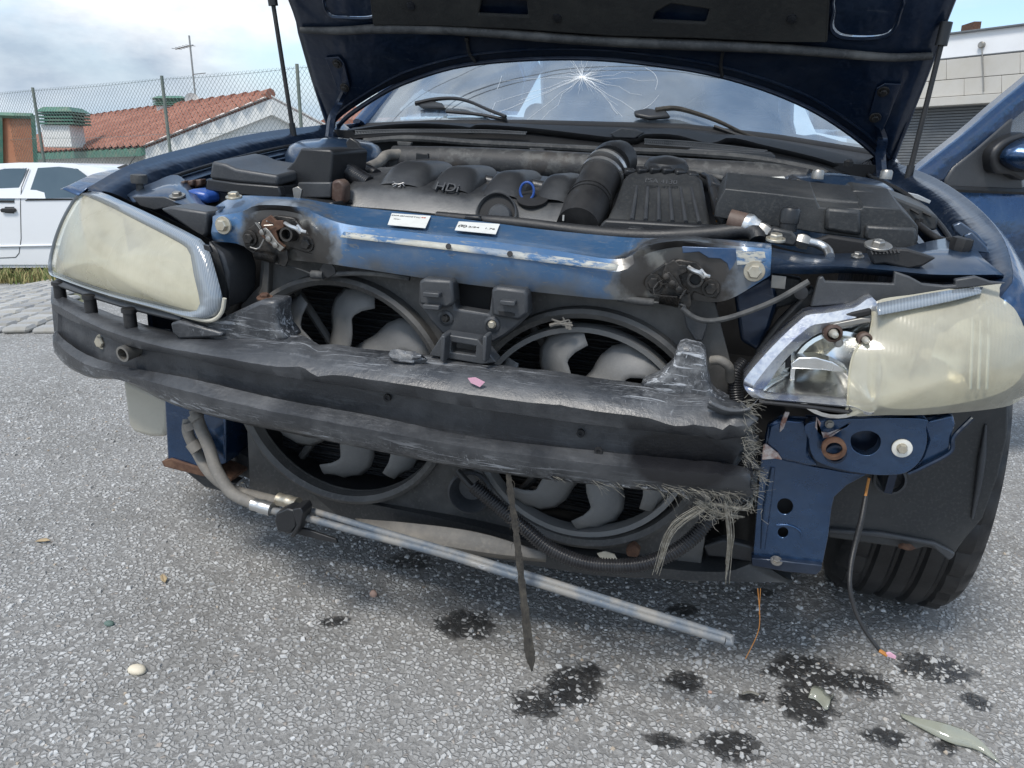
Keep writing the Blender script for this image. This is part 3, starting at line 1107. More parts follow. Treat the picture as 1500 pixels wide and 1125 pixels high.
# small framed bracket on the beam top
b = B()
fr = L([(628, 521), (648, 489), (700, 497), (727, 531), (705, 534), (648, 524)], -.062)
hole = L([(661, 501), (697, 507), (696, 521), (660, 516)], -.062)
b.plate([list(fr), list(hole)], (0, .03, 0))
b.obj('bracket_frame', M['plastic_grey'], beam, bevel=.002)
for px in (646, 707):
    slab('bracket_fin', [(px, 492), (px + 6, 493), (px + 4, 532), (px - 2, 528)], -.085, .03, M['plastic_grey'], beam, .002)
for px, py in ((851, 634), (877, 660), (568, 582)):
    b = B()
    p = P(px, py, y=y0(px) + (.03 if py < 650 else .012))
    b.lathe([(.0062, .0), (.0062, .004), (.003, .004), (.003, .002)], p, (0, -1, 0), 14)
    b.obj('rivet_hole', M['black'], beam)
slab('paint_chip', [(685, 554), (696, 553), (710, 560), (703, 567), (690, 561)], y0(690) - .006, .0015, M['pink'], beam, 0)
b = B()
p = P(594, 523, y=-.09)
b.ball(p, (.03, .012, .010), 12, 8, .5)
b.obj('torn_lump', M['beam'], beam)
# curled flap near the torn end
b = B()
u = np.linspace(0, 1, 14)
fl = []
for j in range(6):
    a = j / 5 * 2.2
    fl.append(np.array([P(1036 + 62 * k, 597 + 8 * math.sin(3 * k) + 6 * k, y=-.118) + np.array([0, -.012 * (1 - math.cos(a)) * (1 - .6 * k), .016 * math.sin(a) * (1 - .5 * k)]) for k in u]))
b.loft(fl)
b.obj('torn_flap', M['beam'], beam, solid=.003)

# frayed fibres at the torn end and along the lower edge
b = B()


def strand(b, p, d, ln, r=.0006, droop=.5, curl=.35, n=6):
    p = np.array(p, float)
    d = unit(d)
    pts = [p]
    for i in range(n):
        d = unit(d + np.array([random.gauss(0, curl), random.gauss(0, curl), random.gauss(0, curl) - droop * .35]))
        pts.append(pts[-1] + d * ln / n)
    b.tube(pts, [r, r * .5], 4)


for cl_ in range(34):                                # clumps along the torn end
    f = random.random()
    cy_, cx_ = 590 + f * 135, 1092 + random.gauss(0, 5) + (10 if f > .7 else 0)
    d0 = np.array([1, random.gauss(0, .5), random.gauss(.1, .6)])
    l0 = random.uniform(.006, .026)
    for k in range(random.randrange(4, 12)):
        strand(b, P(cx_ + random.gauss(0, 3), cy_ + random.gauss(0, 4), y=-.12 + random.uniform(-.01, .04)), d0 + [random.gauss(0, .25) for _ in range(3)], l0 * random.uniform(.5, 1.2), random.uniform(.00015, .0005), .15, .18)
for cl_ in range(26):                                # clumps along the lower lip
    px = random.triangular(770, 1105, 1060)
    gy = np.interp(px, [p[0] for p in G_], [p[1] for p in G_])
    d0 = np.array([random.gauss(1.2, .3), random.gauss(-.2, .3), random.gauss(-.15, .3)])
    l0 = random.uniform(.010, .045)
    for k in range(random.randrange(4, 13)):
        strand(b, P(px + random.gauss(0, 5), gy + random.uniform(-6, 4), y=y0(px) + random.uniform(-.004, .012)), d0 + [random.gauss(0, .14) for _ in range(3)], l0 * random.uniform(.5, 1.2), random.uniform(.00015, .0005), .1, .14)
b.obj('frayed_fibre', M['straw'], beam, kind='stuff')
for k in range(22):                                  # jagged slivers of the torn skin
    if k < 11:
        p = P(1092 + random.gauss(0, 4), 592 + k * 12.5, y=-.118 + random.uniform(-.005, .03))
        d_ = np.array([random.uniform(.5, 1), random.gauss(0, .3), random.gauss(0, .4)])
    else:
        px = 800 + (k - 11) * 28
        p = P(px, np.interp(px, [q[0] for q in G_], [q[1] for q in G_]), y=y0(px) + .004)
        d_ = np.array([random.uniform(.4, 1), random.gauss(0, .2), -random.uniform(.1, .5)])
    d_ = unit(d_) * random.uniform(.010, .026)
    w_ = np.array([0, 0, random.uniform(.003, .007)])
    sv = B()
    sv.prism(np.array([p - w_, p + d_ * .5 - w_ * .4, p + d_, p + d_ * .4 + w_ * .6, p + w_]), (0, .0022, 0))
    sv.obj('torn_sliver', M['beam'], beam)
b = B()
for (a, c, d) in (((1030, 742), (985, 775), (962, 842)), ((1062, 735), (1068, 790), (1063, 858)), ((1040, 738), (1092, 745), (1105, 728)), ((1020, 735), (1050, 752), (1090, 758))):
    for k in range(20):
        o = np.array([random.gauss(0, .0024), random.gauss(0, .002), random.gauss(0, .002)])
        e = o * random.uniform(-.6, 1.4)
        f = random.uniform(.55, 1.0)
        p0, p1, p2 = P(*a, y=-.11) + o, P(*c, y=-.105) + o * 1.2, P(*d, y=-.10)
        b.tube(crom([p0, p1, p1 + (p2 - p1) * f + e], 9), [.0008, .0004], 4)
for k in range(70):
    strand(b, P(1060 + random.gauss(0, 26), 745 + random.gauss(0, 9), y=-.115 + random.gauss(0, .01)), (random.gauss(0, 1), random.gauss(0, .5), random.gauss(0, .6)), random.uniform(.012, .04), .0004, .2, .7)
b.obj('fibre_tuft', M['straw'], beam, kind='stuff')
b = B()
s_ = crom(L([(744, 690, -.115), (749, 730, -.12), (756, 780, -.125), (764, 850, -.135), (773, 930, -.15), (779, 983, -.16)]), 60)
for side in (0,):
    w = np.interp(np.linspace(0, 1, 60), [0, .1, .3, .6, .8, .93, 1], [.0035, .0050, .0055, .0058, .0075, .0085, .002]) + RNG.normal(0, .0005, 60)
    b.loft([s_ - np.stack([w, 0 * w, 0 * w], 1), s_ + np.stack([0 * w, -.003 + RNG.normal(0, .0006, 60), 0 * w], 1), s_ + np.stack([w, 0 * w, 0 * w], 1), s_ + np.stack([0 * w, .003 + 0 * w, 0 * w], 1)], True)
for k in range(60):
    strand(b, s_[random.randrange(58)] + [random.choice((-.004, .004)), 0, 0], (random.gauss(0, .5), random.gauss(0, .5), random.gauss(-.4, .6)), random.uniform(.006, .02), .0005)
b.obj('hanging_strip', M['fibre_dark'], beam, ang=30)
b = B()
b.tube(L([(1110, 862, -.06), (1113, 905, -.06), (1109, 930, -.06), (1092, 965, -.06)]), .0007, 5, 14)
b.tube(L([(1114, 862, -.055), (1112, 900, -.055)]), .0006, 5, 8)
b.obj('loose_fibre', M['orange_wire'], beam)

# ---------------------------------------------------------------- headlamps
t = NT('yellowed_lens')
c_ = t.mix(t.noise(5, 3), (.64, .61, .49), (.57, .53, .40))
c_ = t.mix(t.ramp(t.noise(24, 5, .7), [(.5, 0.0), (.8, .3)]), c_, (.36, .33, .25))
wv = t.n.new('ShaderNodeTexWave')
wv.inputs['Scale'].default_value = 60
wv.inputs['Distortion'].default_value = .3
t.l.new(t.map((1, .4, .2)), wv.inputs[0])
t.set(col=c_, rough=t.math('ADD', .16, t.math('MULTIPLY', t.noise(8, 4), .25)), coat=1.0, crough=.06, nrm=t.bump(wv.outputs[0], .10, .0012))
tr = t.n.new('ShaderNodeBsdfTransparent')
tr.inputs[0].default_value = (.93, .90, .76, 1)
mx = t.n.new('ShaderNodeMixShader')
t.put(mx.inputs[0], t.ramp(t.noise(6, 4, .6), [(.3, .66), (.7, .46)]))
t.l.new(tr.outputs[0], mx.inputs[1])
t.l.new(t.bsdf.outputs[0], mx.inputs[2])
t.l.new(mx.outputs[0], t.out.inputs[0])
M['lens'] = t.m
t = NT('ribbed_clear_edge')
wv = t.n.new('ShaderNodeTexWave')
wv.inputs['Scale'].default_value = 75
t.l.new(t.map((1, .1, .9)), wv.inputs[0])
t.set(col=t.mix(t.ramp(wv.outputs[0], [(.3, 0.0), (.7, 1.0)]), (.19, .22, .25), (.24, .27, .30)), rough=.2, coat=1.0, crough=.08, nrm=t.bump(wv.outputs[0], .18, .002))
M['lens_edge'] = t.m
t = NT('chrome_reflector')
M['chrome'] = t.set(col=t.mix(t.ramp(t.noise(20, 5), [(.5, 0.0), (.8, .4)]), (.82, .82, .80), (.5, .48, .42)), rough=t.math('ADD', .10, t.math('MULTIPLY', t.noise(30, 4), .25)), metal=1.0, nrm=t.bump(t.noise(35, 3), .12, .004))
M['satin'] = NT('satin_reflector').set(col=(.72, .71, .66), rough=.32, metal=.55)
M['bezel'] = worn('silver_bezel', (.60, .61, .62), .25, .7, (.12, .16, .28), .75, 26, .46, .62, bump=.25, scr=.8, scol=(.85, .85, .85))
M['bulb'] = NT('bulb_glass').set(col=(.45, .42, .36), rough=.1, coat=1.0, metal=.3)


def yl(px):
    return float(np.interp(px, [75, 95, 130, 200, 300, 330], [.13, .075, .03, -.02, -.06, -.065]))


def lampL(pts, dy=0):
    return np.array([P(a, c, y=yl(a) + dy + (.06 * max(0, (420 - c) / 140))) for a, c in pts])


hl = part('headlamp', 'yellowed left headlamp, lens whole')
outl = [(75, 397), (79, 363), (93, 323), (113, 288), (124, 281), (150, 283), (183, 297), (233, 320), (285, 346), (303, 360), (316, 398), (326, 437), (324, 456), (311, 467), (283, 465), (237, 452), (160, 431), (93, 408)]
inl = [(76, 396), (80, 363), (94, 323), (113, 291), (121, 286), (138, 292), (160, 302), (205, 325), (255, 351), (277, 367), (284, 400), (292, 434), (293, 449), (285, 456), (266, 455), (234, 447), (160, 429), (94, 407)]
o3 = crom(lampL(outl, 0), 72, True)
i3 = crom(lampL(inl, -.010), 72, True)
b = B()
b.loft([np.vstack([o3, o3[:1]]), np.vstack([o3, o3[:1]]) * .6 + np.vstack([i3, i3[:1]]) * .4 - [0, .007, 0], np.vstack([i3, i3[:1]])])
b.obj('ribbed_edge', M['lens_edge'], hl, ang=60, solid=.002)
b = B()
b.membrane(i3, .030, 12, 2.0)
b.obj('lens', M['lens'], hl, ang=80)
b = B()
b.dome(o3 + [0, .02, 0], (.2, 1, -.1), .09, 6, 3)
b.obj('housing', M['plastic_grey'], hl)
b = B()
b.dome(i3 + [0, .012, 0], (.2, 1, -.1), .06, 6, 2)
b.obj('reflector', M['satin'], hl)
slab('inner_shroud', [(302, 352), (325, 372), (334, 400), (333, 432), (327, 455), (315, 400)], -.01, .09, M['plastic_grey'], hl, .006)
slab('lens_clip', [(297, 358), (306, 360), (310, 370), (299, 366)], -.075, .006, M['plastic'], hl, .001)
b = B()
o4 = crom(lampL([(160, 431), (237, 452), (283, 466), (311, 469), (325, 457), (329, 437)], -.004), 40)
b.tube(o4, .0035, 8)
b.obj('lens_seal', M['beige'], hl)

hr = part('headlamp', 'yellowed right headlamp with its inner corner smashed open')


def yr(px):
    return float(np.interp(px, [1090, 1150, 1240, 1400, 1480, 1540, 1580], [-.05, -.055, -.05, -.02, .02, .09, .17]))


def lampR(pts, dy=0):
    return np.array([P(a, c, y=yr(a) + dy + .05 * max(0, (580 - c) / 150)) for a, c in pts])


lens = [(1282, 442), (1340, 431), (1397, 422), (1450, 416), (1485, 415), (1515, 421), (1545, 440), (1560, 475), (1555, 520), (1532, 560), (1500, 582), (1467, 597), (1367, 607), (1300, 608), (1242, 608), (1242, 583), (1244, 550), (1247, 530), (1253, 513), (1266, 500), (1273, 492), (1277, 475)]
l3 = crom(lampR(lens), 90, True)
b = B()
b.membrane(l3, .030, 12, 2.2)
b.obj('lens', M['lens'], hr, ang=80, label='yellowed lens with a jagged broken edge')
b = B()
b.tube(crom(lampR([(1282, 442), (1277, 475), (1273, 492), (1266, 500), (1253, 513), (1247, 530), (1244, 550), (1242, 583), (1242, 608)]), 40), .0016, 6)
b.obj('broken_rim', M['lens'], hr)
t2 = [(1284, 445), (1340, 434), (1397, 425), (1440, 421)]
t3 = [(1286, 462), (1340, 452), (1397, 440), (1436, 430)]
t4 = [(1281, 490), (1330, 476), (1385, 456), (1420, 442)]
for nm, a_, c_ in (('ribbed_band', t2, t3),):
    b = B()
    b.loft([crom(lampR(a_, -.010), 30), crom(lampR(c_, -.024), 30)])
    b.obj(nm, M['lens_edge'] if a_ is t2 else M['lens'], hr, solid=.002)
bez_o = [(1090, 563), (1096, 549), (1120, 521), (1147, 493), (1170, 472), (1184, 462), (1212, 459), (1250, 452), (1284, 446), (1284, 596), (1242, 596), (1180, 590), (1115, 584), (1099, 578)]
bez_i = [(1116, 572), (1124, 562), (1142, 536), (1162, 514), (1182, 498), (1198, 488), (1215, 484), (1250, 478), (1284, 474), (1284, 588), (1242, 587), (1180, 582), (1130, 579), (1119, 577)]
bo, bi = lampR(bez_o, .0), lampR(bez_i, .012)
bo, bi = crom(bo, 80, True), crom(bi, 80, True)
cl = lambda a: np.vstack([a, a[:1]])
b = B()
b.loft([cl(bo) + [0, .05, 0], cl(bo), cl(bo) * .55 + cl(bi) * .45 - [0, .008, 0], cl(bi), cl(bi) + [0, .012, 0]])
b.obj('bezel', M['bezel'], hr, ang=45, solid=.002)
b = B()
b.dome(bi + [0, .010, 0], (0, 1, 0), .055, 8, 1.6)
b.obj('reflector', M['chrome'], hr, ang=60)
b = B()
rc = P(1225, 545, y=.02)
b.lathe([(.062, .012), (.055, -.012), (.035, -.032), (.012, -.042)], rc, (0, -1, .05), 30, cap=(False, True))
b.obj('reflector_bowl', M['chrome'], hr, ang=60)
b = B()
b.lathe([(.066, 0), (.066, .006), (.060, .007), (.060, .001)], rc + np.array([0, -.012, 0]), (0, -1, .05), 36, ring=True)
b.obj('bowl_rim', M['chrome'], hr)
slab('reflector_step', [(1158, 532), (1170, 524), (1195, 523), (1220, 530), (1242, 542), (1242, 548), (1205, 542), (1160, 540)], -.02, .03, M['chrome'], hr, .002)
slab('side_slot', [(1150, 540), (1151, 527), (1159, 519), (1158, 538)], -.012, .006, M['black'], hr, .001)
for px, py, r in ((1218, 486, .013), (1264, 495, .010)):
    b = B()
    b.lathe([(r, 0), (r, .01), (r * .7, .012), (r * .62, .002)], P(px, py, y=-.01), (.15, -1, 0), 18)
    b.obj('bulb_socket', M['brown'], hr)
    b = B()
    b.lathe([(r * .5, 0), (r * .52, .012), (r * .35, .02), (0, .023)], P(px, py, y=-.012), (.15, -1, 0), 14)
    b.obj('bulb', M['bulb'], hr)
bolt(hr, P(1228, 502, y=-.012), (0, -1, 0), .0055, M['steel'], 1.2)
slab('torn_top', [(1211, 466), (1230, 461), (1277, 452), (1277, 462), (1262, 466), (1240, 470), (1222, 476), (1212, 480)], -.012, .03, M['black'], hr, .003)
slab('mount_tab', [(1215, 476), (1262, 466), (1275, 467), (1275, 472), (1225, 481)], -.018, .006, M['steel'], hr, .001)
b = B()
b.dome(crom(lampR(bez_o[:9] + [(1400, 424), (1480, 418), (1540, 440), (1550, 520), (1500, 580), (1367, 604), (1284, 604)] + bez_o[10:], .03), 70, True), (0, 1, 0), .10, 5, 3)
b.obj('housing', M['plastic'], hr)
b = B()
b.dome(crom(lampR([(1300, 462), (1400, 445), (1480, 440), (1510, 480), (1490, 560), (1400, 592), (1290, 595), (1270, 540)], .022), 50, True), (0, 1, 0), .06, 6, 2)
b.obj('outer_reflector', M['satin'], hr)
b = B()
b.tube(lampR([(1112, 588), (1180, 595), (1242, 603), (1242, 599)], .0), .0035, 8, 30)
b.obj('lens_seal', M['rubber'], hr)
b = B()
b.prism(L([(1187, 450), (1199, 407), (1206, 405), (1209, 412), (1309, 416), (1311, 398), (1334, 406), (1352, 416), (1384, 419), (1400, 418), (1399, 410), (1430, 405), (1453, 413), (1475, 415), (1397, 424), (1282, 443)], .03), (0, .012, 0))
b.obj('top_cover', M['plastic_grey'], hr, bevel=.002, label='grey cover above the lens, cracked at a notch')
b = B()
rc2 = P(1352, 515, y=.045)
b.lathe([(.085, .012), (.075, -.012), (.045, -.030), (.014, -.038)], rc2, (.05, -1, .05), 32, cap=(False, True))
b.obj('outer_bowl', M['chrome'], hr, ang=60)
b = B()
b.lathe([(.012, -.03), (.012, .0), (.008, .014), (0, .018)], rc2, (.05, -1, .05), 16)
b.obj('bulb', M['bulb'], hr)
for px in (1425, 1437, 1449):
    b = B()
    b.tube(lampR([(px, 452), (px - 2, 510), (px - 4, 570)], .008), .0022, 6, 12)
    b.obj('lens_rib', M['chrome'], hr)

# ---------------------------------------------------------------- below the beam
# right side: blue crash mount, lower plate, liner, wheel
mt = part('crash_mount')
boss = [(1190, 618), (1345, 613), (1356, 628), (1358, 648), (1350, 672), (1335, 688), (1318, 695), (1283, 696), (1240, 690), (1205, 680), (1190, 668), (1185, 645)]
oval = [(1247, 640), (1258, 633), (1275, 632), (1287, 638), (1290, 648), (1285, 660), (1272, 667), (1258, 664), (1248, 655)]
b = B()
b.plate([list(crom(L(boss, .0), 60, True)), list(crom(L(oval, .0), 24, True))], (0, .022, 0))
b.obj('boss_plate', M['paint'], mt, bevel=.006, seg=3)
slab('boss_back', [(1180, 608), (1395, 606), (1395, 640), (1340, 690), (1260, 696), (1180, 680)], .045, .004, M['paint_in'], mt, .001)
b = B()
b.lathe([(.0165, -.04), (.0165, .022), (.0150, .026), (.0115, .026), (.0108, -.035)], P(1221, 655, y=-.002), (0, -1, -.05), 26)
b.obj('tow_tube', M['paint_in'], mt)
b = B()
b.lathe([(.0172, .0), (.0172, .008), (.0115, .009), (.0115, 0)], P(1221, 655, y=-.0245), (0, -1, -.05), 26, ring=True)
b.obj('rusty_rim', M['rust'], mt)
b = B()
b.lathe([(.0140, 0), (.0140, .003), (.0125, .004)], P(1321, 656, y=-.0015), (0, -1, 0), 24)
b.obj('washer', M['white_plastic'], mt)
bolt(mt, P(1321, 656, y=-.005), (0, -1, 0), .0068, M['zinc'], 1.1)
bolt(mt, P(1215, 621, y=-.002), (0, -1, 0), .005, M['steel'], 1.3)
slab('side_wing', [(1125, 622), (1145, 612), (1192, 616), (1188, 640), (1186, 668), (1200, 684), (1180, 684), (1150, 676), (1115, 668)], .02, .02, M['paint'], mt, .006)
slab('outer_wing', [(1352, 618), (1396, 608), (1400, 622), (1394, 640), (1392, 662), (1350, 690), (1335, 694), (1352, 668), (1360, 645)], .02, .015, M['paint'], mt, .003)
b = B()
b.tube(L([(1330, 694, .012), (1352, 684, .012), (1392, 662, .016), (1397, 640, .02), (1424, 612, .03)]), .0035, 8, 30)
b.obj('folded_edge', M['paint_in'], mt)
rnd = lambda x, y, r, n=20: [(x + r * math.cos(2 * math.pi * k / n), y + r * math.sin(2 * math.pi * k / n)) for k in range(n)]
lp_ = [(1115, 666), (1150, 674), (1185, 682), (1240, 692), (1268, 696), (1240, 711), (1222, 728), (1218, 745), (1213, 787), (1205, 826), (1103, 817)]
b = B()
b.plate([list(L(lp_, .05)), list(L(rnd(1150, 742, 11.5), .05)), list(L(rnd(1147, 780, 7.5), .05))], (0, .004, 0))
b.obj('lower_plate', M['paint'], mt, bevel=.0012)
slab('plate_back', [(1110, 700), (1215, 700), (1205, 810), (1104, 806)], .075, .003, M['black'], mt, 0)
b = B()
b.tube(L([(1132, 684, .05), (1126, 720, .05), (1121, 760, .05), (1117, 803, .05)]), [.004, .0065, .0065, .004], 10, 20)
b.obj('plate_rib', M['paint'], mt)
b = B()
b.tube(L([(1137, 769, .049), (1158, 770, .049), (1172, 778, .049), (1174, 787, .049)]), .0018, 8, 16)
b.obj('pressed_edge', M['paint'], mt)
slab('plate_flange', [(1101, 817), (1205, 828), (1203, 836), (1196, 843), (1150, 838), (1101, 829)], .04, .03, M['paint_in'], mt, .002)
bolt(mt, P(1137, 822, y=.042), (0, -.4, 1), .0055, M['steel'], 1.8)
M['torn'] = worn('bare_torn_metal', (.62, .58, .56), .5, .4, (.28, .12, .08), .9, 60, .42, .6)
slab('torn_corner', [(1118, 652), (1122, 650), (1140, 664), (1146, 674), (1136, 672), (1116, 674)], .014, .004, M['torn'], mt, .001)
slab('torn_edge', [(1150, 603), (1157, 604), (1148, 628), (1142, 634), (1143, 620)], .012, .003, M['torn'], mt, .001)
slab('primer_chip', [(1196, 611), (1203, 620), (1198, 632), (1213, 634), (1240, 625), (1243, 622), (1218, 640), (1206, 642), (1194, 626)], -.002, .002, M['torn'], mt, .0005)

slab('wheel_arch_liner', [(1195, 690), (1250, 640), (1400, 600), (1478, 590), (1476, 640), (1462, 700), (1440, 760), (1414, 790), (1405, 803), (1392, 822), (1372, 806), (1355, 802), (1340, 806), (1213, 788)], .195, .012, M['plastic_dusty'], CAR, .004)
ln = bpy.data.objects['wheel_arch_liner']
b = B()
b.tube(L([(1444, 622, .192), (1440, 660, .190), (1434, 705, .190), (1424, 760, .192)]), [.002, .006, .005, .002], 10, 24)
b.obj('liner_rib', M['plastic_grey'], ln)
slab('liner_lip', [(1212, 782), (1290, 788), (1348, 797), (1366, 801), (1390, 822), (1396, 818), (1400, 812), (1392, 806), (1370, 795), (1290, 780), (1214, 775)], .185, .01, M['plastic_grey'], ln, .003)
b = B()
b.lathe([(.027, 0), (.027, .012), (.023, .013), (.021, .002)], P(1302, 700, y=.190), (0, -1, .1), 26, ring=True)
b.obj('liner_socket', M['plastic_grey'], ln)
slab('liner_hole', [(1300, 700), (1312, 697), (1322, 707), (1314, 713), (1302, 712)], .187, .004, M['black'], ln, 0)
b = B()
b.ball(P(1327, 801, y=.180), (.014, .006, .006), 10, 6, .4)
b.obj('liner_clip', M['rust'], ln)


def wheel(cx, cy, r=.315, w=.235, steer=0.0, label=None):
    g = part('wheel', label)
    ca, sa = math.cos(steer), math.sin(steer)
    ax = np.array([ca, sa, 0])
    fw = np.array([-sa, ca, 0])
    c = np.array([cx, cy, r])
    prof = [(.62, .48), (.70, .51), (.86, .52), (.93, .495), (.965, .45), (.985, .40)]
    rows = [(q * r, e * w) for q, e in prof]
    tread = []
    for e in np.linspace(.40, -.40, 33):
        groove = any(abs(e - g_) < .022 for g_ in (.27, .09, -.09, -.27))
        tread.append(((1.0 - .02 * abs(e) ** 2 - (.026 if groove else 0)) * r, e * w))
    rows += tread + [(q * r, -e * w) for q, e in reversed(prof)]
    b = B()
    n = 120
    V, Fc = [], []
    for j, (rr, h) in enumerate(rows):
        for k in range(n):
            a = 2 * math.pi * k / n
            q = rr
            ee = abs(h / w)
            if .29 < ee < .47 and k % 4 == 0:
                q -= .0065
            V.append(c + ax * h + q * (math.cos(a) * fw + math.sin(a) * np.array([0, 0, 1])))
    m = len(rows)
    Fc = [(i * n + k, i * n + (k + 1) % n, (i + 1) * n + (k + 1) % n, (i + 1) * n + k) for i in range(m - 1) for k in range(n)]
    b.add(V, Fc)
    b.obj('tyre', M['rubber'], g, ang=30)
    b = B()
    b.lathe([(.62 * r, -.45 * w), (.60 * r, -.3 * w), (.58 * r, 0), (.60 * r, .3 * w), (.63 * r, .48 * w), (.55 * r, .40 * w), (.2 * r, .34 * w), (0, .36 * w)], c, ax, 40, cap=(False, True))
    b.obj('rim', M['steel'], g)
    return g


wheel(.835, .555, steer=-.10, label='front tyre behind the torn mount')
wheel(-.80, .62, w=.205)
for s in (-.76, .76):
    wheel(s, 3.28, w=.205)

# lower cross panel and undertray
b = B()
tr_ = [(345, 660, .09), (460, 722, .06), (560, 742, .05), (700, 772, .04), (850, 815, .03), (960, 832, .03), (1060, 838, .04), (1110, 822, .06)]
lo = [(345, 690, .10), (460, 745, .07), (560, 772, .05), (640, 800, .04), (850, 838, .03), (960, 846, .03), (1060, 850, .04), (1160, 852, .06)]
b.loft([crom(L(tr_), 50) + [0, .22, .01], crom(L(tr_), 50), crom(L(lo), 50), crom(L(lo), 50) + [0, .3, -.015]])
b.obj('lower_panel', M['plastic_dusty'], CAR, solid=.004)
b = B()
b.loft([crom(L([(520, 760, .0), (600, 766, -.01), (700, 780, -.015), (800, 810, -.01)]), 30), crom(L([(530, 768, -.01), (610, 790, -.02), (710, 808, -.02), (800, 818, -.01)]), 30), crom(L([(560, 778, .02), (620, 798, .01), (720, 815, .01), (800, 822, .01)]), 30)])
b.obj('undertray_flap', M['hose_grey'], CAR, solid=.004, label='pale bent undertray flap')
slab('undertray_lug', [(1030, 800), (1060, 790), (1100, 800), (1120, 812), (1105, 826), (1060, 818), (1035, 816)], .06, .02, M['plastic'], CAR, .004)
slab('scraped_patch', [(874, 811), (886, 808), (900, 812), (904, 820), (880, 819)], .018, .003, M['beige'], CAR, .001)
slab('rusty_stub', [(916, 806), (928, 798), (938, 808), (934, 818), (918, 816)], .015, .02, M['rust'], CAR, .004)
b = B()
p = P(688, 722, y=.02)
b.lathe([(.036, -.03), (.040, 0), (.036, .004), (.034, 0), (.024, -.028)], p, (.15, -1, .1), 30)
b.obj('lamp_cup', M['plastic_grey'], CAR)
b = B()
b.tube(L([(670, 690, .0), (690, 712, -.005), (712, 728, -.02)]), .006, 8, 20)
b.obj('plug_lead', M['rubber'], CAR)
M['conduit'] = worn('black_conduit', (.012, .012, .014), .32, 0, (.12, .12, .12), .2, 20, bump=.1)
b = B()
b.tube(L([(694, 712, -.02), (730, 742, -.03), (770, 775, -.04), (805, 803, -.045), (850, 823, -.05), (900, 829, -.05), (950, 824, -.045), (1000, 800, -.03), (1035, 765, -.01), (1055, 730, .01)]), .0118, 14, 420, wave=(.09, 4))
b.obj('corrugated_conduit', M['conduit'], CAR, ang=80)
b = B()
b.tube(L([(1092, 530, .06), (1078, 550, .05), (1080, 590, .04), (1096, 640, .03), (1090, 690, .02), (1072, 735, .01)]), .0115, 12, 240, wave=(.09, 4))
b.obj('corrugated_conduit', M['conduit'], CAR, ang=80)
b = B()
b.tube(L([(1042, 528, .02), (1055, 528, .015), (1068, 538, .02), (1070, 556, .04)]), .0075, 10, 20)
b.obj('bent_pipe', M['hose_grey'], CAR)

# left: washer tank, blue rail, hoses, cooler tube
b = B()
tank = [(178, 556), (248, 586), (246, 630), (240, 641), (220, 641), (194, 634), (187, 622)]
b.prism(L(tank, .10), (0, .12, 0))
b.obj('washer_tank', M['beige'], CAR, bevel=.010, seg=3)
slab('front_rail', [(240, 580), (330, 600), (330, 680), (300, 688), (245, 676)], .04, .14, M['paint'], CAR, .004)
fr_ = bpy.data.objects['front_rail']
slab('rusty_foot', [(236, 676), (250, 672), (300, 688), (340, 700), (338, 706), (296, 698), (240, 684)], .035, .06, M['rust'], fr_, .002)
slab('rail_tongue', [(262, 684), (300, 697), (345, 708), (330, 722), (300, 714)], .06, .03, M['plastic_dusty'], fr_, .003)
b = B()
b.tube(L([(286, 600, .0), (293, 625, -.005), (306, 655, -.015), (318, 690, -.03), (340, 722, -.04), (372, 738, -.045)]), .0115, 14, 60)
b.obj('cooler_hose', M['hose_grey'], CAR)
b = B()
b.tube(L([(276, 615, .03), (275, 632, .02), (285, 655, .015), (305, 690, .0), (335, 715, .0), (380, 728, .0), (408, 735, -.01)]), .0105, 14, 60)
b.obj('cooler_hose', M['hose_grey'], CAR)
for a_, c_ in (((278, 618), (282, 628)), ((284, 606), (290, 614)), ((281, 648), (290, 660))):
    b = B()
    b.tube(L([a_, c_], -.004), .0135, 14, 4)
    b.obj('hose_clip', M['hose_grey'], CAR)
b = B()
b.tube(L([(370, 738, -.045), (398, 746, -.045)]), [.0125, .0115, .0135, .0125, .0135], 14, 12)
b.obj('hose_ferrule', M['alu'], CAR)
b = B()
b.tube(L([(408, 731, -.012), (436, 739, -.02)]), [.0125, .0115, .0135, .012, .0135], 14, 12)
b.obj('hose_ferrule', M['zinc'], CAR)
M['tube_alu'] = worn('scuffed_alu_tube', (.105, .13, .16), .62, .1, (.26, .245, .22), .85, 16, .42, .6, bump=.3, scr=.5, scol=(.5, .5, .5))
b = B()
c1 = crom(L([(398, 748, -.045), (440, 756, -.05), (520, 778, -.06), (650, 812, -.075), (760, 846, -.09), (850, 874, -.10), (960, 908, -.11), (1062, 938, -.12)]), 50)
c2 = crom(L([(434, 741, -.02), (470, 752, -.035), (540, 773, -.055), (650, 805, -.068), (760, 838, -.083), (850, 866, -.093), (960, 900, -.103), (1062, 931, -.113)]), 50)
b.tube(c1, .0065, 12)
b.obj('cooler_tube', M['tube_alu'], CAR, label='bent metal tube reaching down over the asphalt')
b = B()
b.tube(np.vstack([c2, L([(1072, 935, -.116), (1071, 942, -.121), (1062, 940, -.122)])]), .0062, 12)
b.obj('cooler_tube', M['tube_alu'], CAR)
clip = part('tube_clip')
slab('clip_body', [(404, 752), (420, 745), (432, 748), (434, 772), (424, 783), (406, 778), (402, 764)], -.07, .03, M['plastic'], clip, .003)
slab('clip_jaw', [(428, 746), (440, 744), (444, 752), (440, 770), (430, 788), (424, 786), (434, 770)], -.075, .035, M['plastic'], clip, .002)
slab('clip_tongue', [(430, 772), (450, 776), (492, 790), (494, 796), (470, 792), (432, 782)], -.055, .006, M['plastic'], clip, .001)

